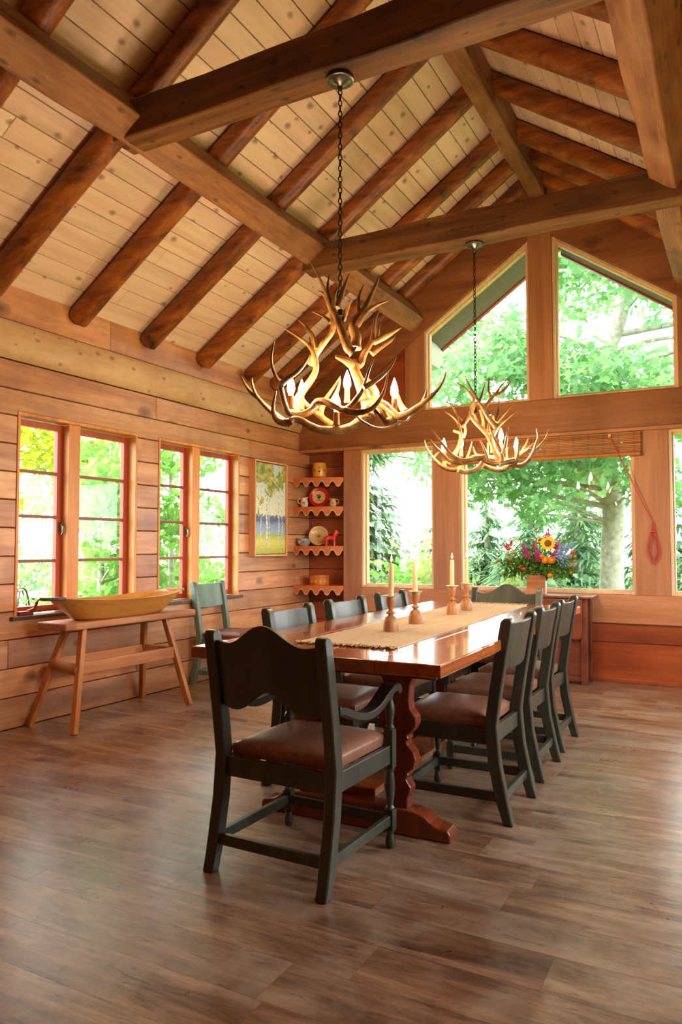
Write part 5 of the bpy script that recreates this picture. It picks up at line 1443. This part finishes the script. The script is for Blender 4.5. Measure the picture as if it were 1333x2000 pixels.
for p, lb in (((-1.757, 6.76, 1.016), 'coral carnation at the lower left, upper of two'), ((-1.728, 6.75, .998), 'coral carnation at the lower left, lower of two'), ((-1.865, 6.79, 1.072), 'coral carnation beside the profile sunflower'),
              ((-1.881, 6.80, 1.178), 'coral carnation at the upper left of the bouquet'), ((-1.302, 6.80, 1.148), 'coral carnation at the right of the bouquet'), ((-1.636, 6.86, 1.363), 'single coral bloom standing above the bouquet on a bare stem')):
    globe('carnation', lb, p, 'cor', .023 if 'bare' not in lb else .017, (0, -.6, .8))
for p, l_, lb in (((-1.416, 6.80, 1.165), (.5, 0, 1), 'pale blue delphinium spike beside the big sunflower'), ((-1.351, 6.82, 1.187), (1, 0, .9), 'pale blue delphinium spike reaching right'), ((-1.372, 6.80, 1.100), (1, -.1, .5), 'low pale blue delphinium spike'), ((-1.345, 6.80, 1.04), (1, -.1, .0), 'lowest pale blue delphinium spike at right')):
    spike('delphinium', lb, p, l_, 'blu', .15, 30, False)
for p, lb in (((-1.282, 6.80, 1.114), 'mustard button flower, highest of the right hand cluster'), ((-1.285, 6.80, 1.072), 'mustard button flower, second in the right hand cluster'), ((-1.295, 6.79, 1.020), 'mustard button flower, third in the right hand cluster'),
              ((-1.324, 6.79, 1.105), 'mustard button flower, inner one of the right hand cluster'), ((-1.314, 6.78, .971), 'mustard button flower, lowest of the right hand cluster'), ((-1.318, 6.78, 1.03), 'mustard button flower, inner low one of the right hand cluster'),
              ((-1.821, 6.78, 1.150), 'mustard button flower, larger of the left pair'), ((-1.877, 6.79, 1.131), 'mustard button flower, smaller of the left pair')):
    globe('button_flower', lb, p, 'yel', .017, (.1, -.8, .5), 3)
# greenery
N = 1500
pos = []; ms = []
lf_v = [(0, 0, 0), (-.22, .35, .05), (0, .5, 0), (.22, .35, .05), (0, 1, -.06)]
lf_f = [(0, 2, 1), (0, 3, 2), (1, 2, 4), (2, 3, 4)]
rot = rand_rot(N, .9)
for i in range(N):
    a = nrs.uniform(0, 2 * PI); q = nrs.uniform(0, 1) ** .6
    x = -1.63 + math.cos(a) * .33 * q; yv = 6.83 + math.sin(a) * .10 * q
    z = .97 + .16 * (1 - q) * nrs.uniform(0, 1.2) + nrs.uniform(-.05, .10)
    if z < .955 and abs(x + 1.632) < .11: z = .965 + nrs.uniform(0, .05)
    pos.append((x, yv, max(z, .90)))
S_ = nrs.uniform(.025, .06, N)
gr = scatter('bouquet_greenery', lf_v, lf_f, np.array(pos), rot * S_[:, None, None], 'fern')
tag(gr, 'loose green leaves and fern fronds among the flowers', 'greenery', 'flowers in the planter box', 'stuff')

# ================================================================== BAMBOO BLIND WITH RED CORD
bl = thing('bamboo_blind', 'rolled up bamboo blind across the top of the picture window', 'blind', (0, 0, 0))
for k in range(14):
    MB().box(-2.42, 6.992 + .003 * (k % 2), 2.004 + .0156 * k, -.745, 7.006 + .003 * (k % 2), 2.004 + .0156 * k + .0138).build('slat', 'bamboo', bl, bevel=.003, seg=2)
MB().tube([(-2.415, 6.984, 2.022), (-.75, 6.984, 2.022)], .020, 12).build('rolled_slats', 'bamboo', bl, smooth=60)
for k in range(13):
    x = -2.36 + k * .13
    MB().box(x, 6.9895, 2.03, x + .002, 6.995, 2.222).build('tie_thread', 'ink', bl)
MB().box(-1.012, 6.965, 2.175, -.992, 6.998, 2.205).build('cord_guide', 'white', bl, bevel=.003)
cd_ = MB()
cd_.tube(spline([(-1.002, 6.963, 2.19), (-.86, 6.97, 1.88), (-.74, 6.985, 1.60), (-.662, 7.015, 1.43)], 6), .0032, 6)
cd_.tube(spline([(-1.004, 6.957, 2.19), (-.868, 6.962, 1.88), (-.746, 6.98, 1.60), (-.664, 7.012, 1.43)], 6), .0032, 6)
for dx, zb in ((.0, 1.05), (.012, 1.07), (-.012, 1.09)):
    cd_.tube(spline([(-.660, 7.018, 1.43), (-.655 + dx, 7.02, 1.36), (-.69 + dx, 7.02, 1.22), (-.685 + dx, 7.02, zb + .05), (-.655 + dx, 7.02, zb), (-.622 + dx, 7.02, zb + .05), (-.622 + dx, 7.02, 1.20), (-.650, 7.018, 1.36)], 5), .0036, 6)
cd_.tube([(-.672, 7.015, 1.335), (-.645, 7.012, 1.335)], .012, 8)
cd_.build('pull_cord', 'cord_red', bl, smooth=60)

# ================================================================== GARDEN OUTSIDE
GZ = -.45
tag(MB().box(-70, -30, GZ - .2, 60, 80, GZ).build('ground_lawn', 'lawn'), 'green lawn outside the windows', 'lawn', kind='structure')
OAK_V = [(0, 0, 0), (-.20, .22, .03), (-.12, .38, .0), (-.40, .55, .05), (-.16, .62, 0), (-.26, .84, .04), (0, 1.0, -.05), (.26, .84, .04), (.16, .62, 0), (.40, .55, .05), (.12, .38, 0), (.20, .22, .03)]
OAK_F = [(0, 10, 2, 1), (0, 11, 10), (10, 8, 4, 2), (2, 4, 3), (8, 10, 9), (8, 6, 4), (4, 6, 5), (8, 7, 6)]
HEART_V = [(0, 0, 0), (-.34, .12, .05), (-.36, .42, .06), (0, .5, 0), (0, 1.0, -.08), (.36, .42, .06), (.34, .12, .05)]
HEART_F = [(0, 3, 2, 1), (0, 6, 5, 3), (3, 4, 2), (3, 5, 4)]
SPR_V = [(0, 0, 0), (-.09, .35, -.02), (0, 1, -.10), (.09, .35, -.02)]
SPR_F = [(0, 3, 2, 1)]
def leafy(name, label, cat, trunk, clumps, leaf, mat, size, per, tilt=.7, group=None, branches=True, bark='bark'):
    """tree or bush: TRUNK [(x,y,z,r)...], CLUMPS [(x,y,z,rad)...] each reached by a branch and filled with leaves"""
    t = thing(name, label, cat, (trunk[0][0], trunk[0][1], GZ), group=group)
    o = Vector((trunk[0][0], trunk[0][1], GZ))
    pts = spline([Vector(p[:3]) - o for p in trunk], 5)
    rs = [trunk[min(len(trunk) - 1, int(i / 5))][3] + (trunk[min(len(trunk) - 1, int(i / 5) + 1)][3] - trunk[min(len(trunk) - 1, int(i / 5))][3]) * ((i % 5) / 5) for i in range(len(pts))]
    MB().tube(pts, rs, 14, wob=.08).build('trunk', bark, t, smooth=60)
    P = []
    for (x, yy, z, r_) in clumps:
        if branches:
            c = Vector((x, yy, z)) - o
            j = min(range(len(pts)), key=lambda k: (pts[k] - c).length + .9 * max(0, pts[k].z - c.z + .15))
            b = pts[j]
            mid = b.lerp(c, .5) + Vector((rnd.uniform(-.2, .2), rnd.uniform(-.2, .2), rnd.uniform(0, .25)))
            r0 = max(.012, min(rs[j] * .5, .02 + .012 * (c - b).length))
            MB().tube(spline([b, mid, c], 5), [r0 * (1 - .75 * k / 10) for k in range(11)], 7).build('branch', bark, t, smooth=60)
        n = max(10, int(per * r_ ** 2.2))
        d = nrs.normal(0, 1, (n, 3)); d /= np.linalg.norm(d, axis=1)[:, None]
        q = r_ * nrs.uniform(.25, 1.0, n) ** .6
        P.append(np.array([x, yy, z]) - np.array(o) + d * q[:, None] * np.array([1, 1, .72]))
    P = np.concatenate(P); N = len(P)
    rot = rand_rot(N, tilt)
    S = nrs.uniform(.7, 1.25, N) * size
    f = scatter('foliage', leaf[0], leaf[1], P, rot * S[:, None, None], mat, t)
    tag(f, kind='stuff')
    return t
OAK = (OAK_V, OAK_F); HRT = (HEART_V, HEART_F)
# big tree beyond the picture window
cl = []
r5 = random.Random(5)
for k in range(78):
    x = r5.uniform(-5.6, 1.4); yy = r5.uniform(9.3, 13.2); z = r5.uniform(2.0, 7.4)
    if x < -3.4 and 2.2 < z < 4.3 and r5.random() < .7: continue
    if x > -1.0 and z < 2.6: continue
    cl.append((x, yy, z, r5.uniform(.45, .85)))
cl += [(-2.6, 10.2, 2.1, .55), (-2.0, 10.6, 2.45, .6), (-1.2, 10.3, 2.3, .6), (-.9, 10.6, 1.9, .45), (-3.1, 10.6, 2.5, .5), (-3.4, 10.4, 1.95, .3), (-2.3, 9.9, 1.75, .3), (-1.05, 9.9, 3.3, .6), (-2.3, 10.2, 3.6, .6), (-3.0, 10.4, 3.9, .5), (-3.5, 10.2, 2.5, .5), (-2.9, 10.0, 2.2, .5), (-3.2, 10.9, 2.9, .6), (-2.4, 10.5, 2.9, .6), (-3.7, 10.9, 2.2, .35), (-2.5, 10.4, 1.65, .28), (-1.6, 9.9, 2.75, .5), (-1.0, 10.1, 2.75, .5)]
leafy('oak_tree', 'large leafy tree with a grey trunk beyond the picture window', 'tree', [(-1.60, 11.0, GZ - .05, .20), (-1.58, 11.0, .8, .165), (-1.56, 11.05, 2.0, .145), (-1.75, 11.1, 3.4, .12), (-1.35, 11.1, 4.8, .09), (-1.5, 11.2, 6.6, .04)], cl, OAK, 'oak_leaf', .15, 900)
# second broadleaf farther left, only its canopy shows in the narrow window
leafy('broadleaf_tree', 'broadleaf tree whose twigs hang into the narrow window view', 'tree', [(-6.9, 13.2, GZ - .05, .16), (-6.9, 13.2, 1.5, .13), (-6.6, 13.2, 3.4, .10), (-6.4, 13.0, 5.6, .04)],
      [(r5.uniform(-7.8, -5.2), r5.uniform(12.2, 14.2), r5.uniform(2.7, 5.4), r5.uniform(.4, .7)) for k in range(18)], OAK, 'oak_leaf', .14, 700)
def spruce(label, x, yy, h, w, mat='spruce_needle', dens=1.0, bare=.0):
    t = thing('spruce_tree', label, 'tree', (x, yy, GZ), group='spruces beyond the lawn')
    MB().tube([(0, 0, -.05), (0, 0, h * .5), (0, 0, h)], [w * .05, w * .035, .008], 8).build('trunk', 'bark', t, smooth=60)
    P = []; Mx = []
    nl = int(h * 7)
    for j in range(nl):
        tt = (j + .5) / nl
        z = h * (bare + (1 - bare) * tt)
        L = w * (1 - tt) ** .85 * .5 + .06
        nb = max(5, int(9 * (1 - tt) + 4))
        for b in range(nb):
            a = nrs.uniform(0, 2 * PI); l_ = L * nrs.uniform(.75, 1.15)
            ns = max(4, int(l_ * 17 * dens))
            for s_ in range(ns):
                u = (s_ + nrs.uniform(0, 1)) / ns
                dr = -.28 * u * l_ + .10 * u * u * l_
                p = (math.cos(a) * u * l_, math.sin(a) * u * l_, z + dr)
                for sd in (-1, 1):
                    aa = a + sd * nrs.uniform(.5, 1.0) - PI / 2
                    c, q = math.cos(aa), math.sin(aa)
                    sc_ = nrs.uniform(.24, .42)
                    tl = nrs.uniform(-.7, .1)
                    P.append(p)
                    Mx.append(np.array([[c, -q * math.cos(tl), 0], [q, c * math.cos(tl), 0], [0, math.sin(tl), 1]]) * sc_)
    f = scatter('foliage', SPR_V, SPR_F, np.array(P), np.array(Mx), mat, t)
    tag(f, kind='stuff')
    return t
spruce('tall blue green spruce at the edge of the narrow window view', -5.95, 11.6, 5.6, 2.1)
spruce('spruce behind the left end of the picture window', -5.2, 17.0, 3.0, 2.4)
spruce('pale spruce directly behind the flowers', -3.75, 15.2, 3.0, 2.3)
spruce('spruce left of the big grey trunk', -2.55, 13.7, 2.9, 1.9)
spruce('spruce right of the big grey trunk', -1.2, 14.6, 3.4, 2.2)
spruce('spruce in the view of the window right of the cord', -.15, 12.6, 2.9, 1.9)
spruce('far spruce between the narrow window and the picture window', -7.6, 20.5, 3.2, 2.8)
spruce('far tall spruce behind the tree trunk', -3.4, 19.0, 4.4, 2.8)
def bush(label, x, yy, w, h, mat, n=9, size=.13, per=520, leaf=OAK, tilt=.8, name='garden_shrub', stems=3):
    cl = [(x + rnd.uniform(-.5, .5) * w, yy + rnd.uniform(-.3, .3) * w, GZ + h * rnd.uniform(.2, .88), rnd.uniform(.28, .42) * min(w, h)) for k in range(n)]
    return leafy(name, label, 'shrub', [(x, yy, GZ - .03, .03), (x + .05, yy, GZ + h * .4, .022), (x, yy, GZ + h * .8, .01)], cl, leaf, mat, size, per, tilt, 'garden shrubs')
bush('rounded shrub beyond the left part of the picture window', -4.3, 13.3, 1.8, 1.3, 'shrub_leaf', 10)
bush('low shrub beneath the spruces beyond the picture window', -2.9, 12.6, 1.7, 1.1, 'spruce_needle', 10)
bush('autumn tinted shrub low in the narrow window view', -6.1, 14.6, 2.2, 1.5, 'shrub_leaf', 12)
bush('broad shrub right of the grey trunk', -.9, 12.4, 1.6, 1.25, 'spruce_needle', 10)
bush('far hedge shrub seen through the narrow window', -8.2, 19.0, 3.2, 1.9, 'shrub_leaf', 14, .2, 90)
bush('far hedge shrub between two spruces', -5.0, 20.0, 3.4, 2.0, 'shrub_leaf', 14, .2, 90)
bush('bright leafy bush at the sill of the narrow window', -4.35, 8.9, .9, 1.6, 'lilac_leaf', 9, .11, 420, HRT)
# beyond the left casements
leafy('lilac_bush', 'big heart leaved bush right outside the second casement', 'shrub', [(-6.6, 7.6, GZ - .03, .05), (-6.5, 7.5, .8, .04), (-6.7, 7.7, 2.2, .02)],
      [(rnd.uniform(-7.4, -6.0), rnd.uniform(6.3, 9.0), rnd.uniform(.1, 3.3), rnd.uniform(.35, .55)) for k in range(34)], HRT, 'lilac_leaf', .115, 800, .8, 'garden shrubs')
leafy('lilac_bush', 'heart leaved bush filling the right half of the first casement', 'shrub', [(-6.2, 6.05, GZ - .03, .045), (-6.2, 6.0, .8, .035), (-6.1, 6.0, 2.0, .02)],
      [(rnd.uniform(-6.7, -5.7), rnd.uniform(5.55, 6.5), rnd.uniform(.35, 2.9), rnd.uniform(.25, .4)) for k in range(20)], HRT, 'lilac_leaf', .105, 900, .8, 'garden shrubs')
leafy('maple_tree', 'yellowing maple seen through the first casement', 'tree', [(-10.9, 11.9, GZ - .05, .13), (-10.9, 11.9, 1.6, .11), (-10.8, 11.2, 3.4, .08), (-10.8, 10.2, 5.2, .04)],
      [(rnd.uniform(-12.2, -9.6), rnd.uniform(7.6, 10.9), rnd.uniform(2.35, 5.4), rnd.uniform(.4, .7)) for k in range(34)] + [(-10.6, 8.7, 1.9, .35), (-10.3, 9.4, 1.8, .3)], OAK, 'maple_leaf', .14, 850)
bush('far conifer green shrub behind the patio table', -14.5, 12.0, 2.2, 2.0, 'spruce_needle', 12, .16, 120)
bush('far autumn shrub behind the patio table', -15.5, 14.2, 2.8, 1.9, 'shrub_leaf', 12, .18, 110)
bush('far pale shrub left of the patio table', -14.0, 10.0, 2.2, 1.6, 'shrub_leaf', 12, .17, 120)

pc = thing('patio_table', 'grey patio table outside the first casement', 'table', (-7.7, 6.72, GZ))
MB().lathe([(.0, 1.03), (.55, 1.03), (.56, 1.045), (.55, 1.06), (.0, 1.06)], 28, cap=False).build('top', 'patio_top', pc, smooth=40)
for k in range(3):
    a = k * 2 * PI / 3
    MB().tube(spline([(.42 * math.cos(a), .42 * math.sin(a), 0), (.15 * math.cos(a), .15 * math.sin(a), .5), (.3 * math.cos(a), .3 * math.sin(a), 1.03)], 6), .016, 8).build('leg', 'patio', pc, smooth=60)
def patio_chair(label, x, yy, rz):
    c = thing('patio_chair', label, 'chair', (x, yy, GZ), rz, 'patio chairs')
    MB().box(-.22, -.22, .60, .22, .22, .625).build('seat', 'patio', c, bevel=.005)
    for sx in (-.2, .2):
        for sy in (-.2, .2):
            MB().tube([(sx * 1.1, sy * 1.1, 0), (sx, sy, .6)], .012, 6).build('leg', 'patio', c)
    mb = MB()
    mb.tube(spline([(-.2, -.2, .62), (-.21, -.24, .9), (-.15, -.26, 1.12), (0, -.27, 1.17), (.15, -.26, 1.12), (.21, -.24, .9), (.2, -.2, .62)], 5), .012, 7)
    for s_ in (-1, 1):
        mb.tube(spline([(s_ * .14, -.22, .65), (s_ * .02, -.245, .82), (s_ * .12, -.25, .98), (s_ * .03, -.262, 1.14)], 5), .009, 6)
    mb.build('scrolled_back', 'patio', c, smooth=60)
    return c
patio_chair('black scrolled patio chair at the edge of the first casement view', -7.15, 6.05, R(-60))
patio_chair('black scrolled patio chair beyond the patio table', -7.9, 7.45, R(170))
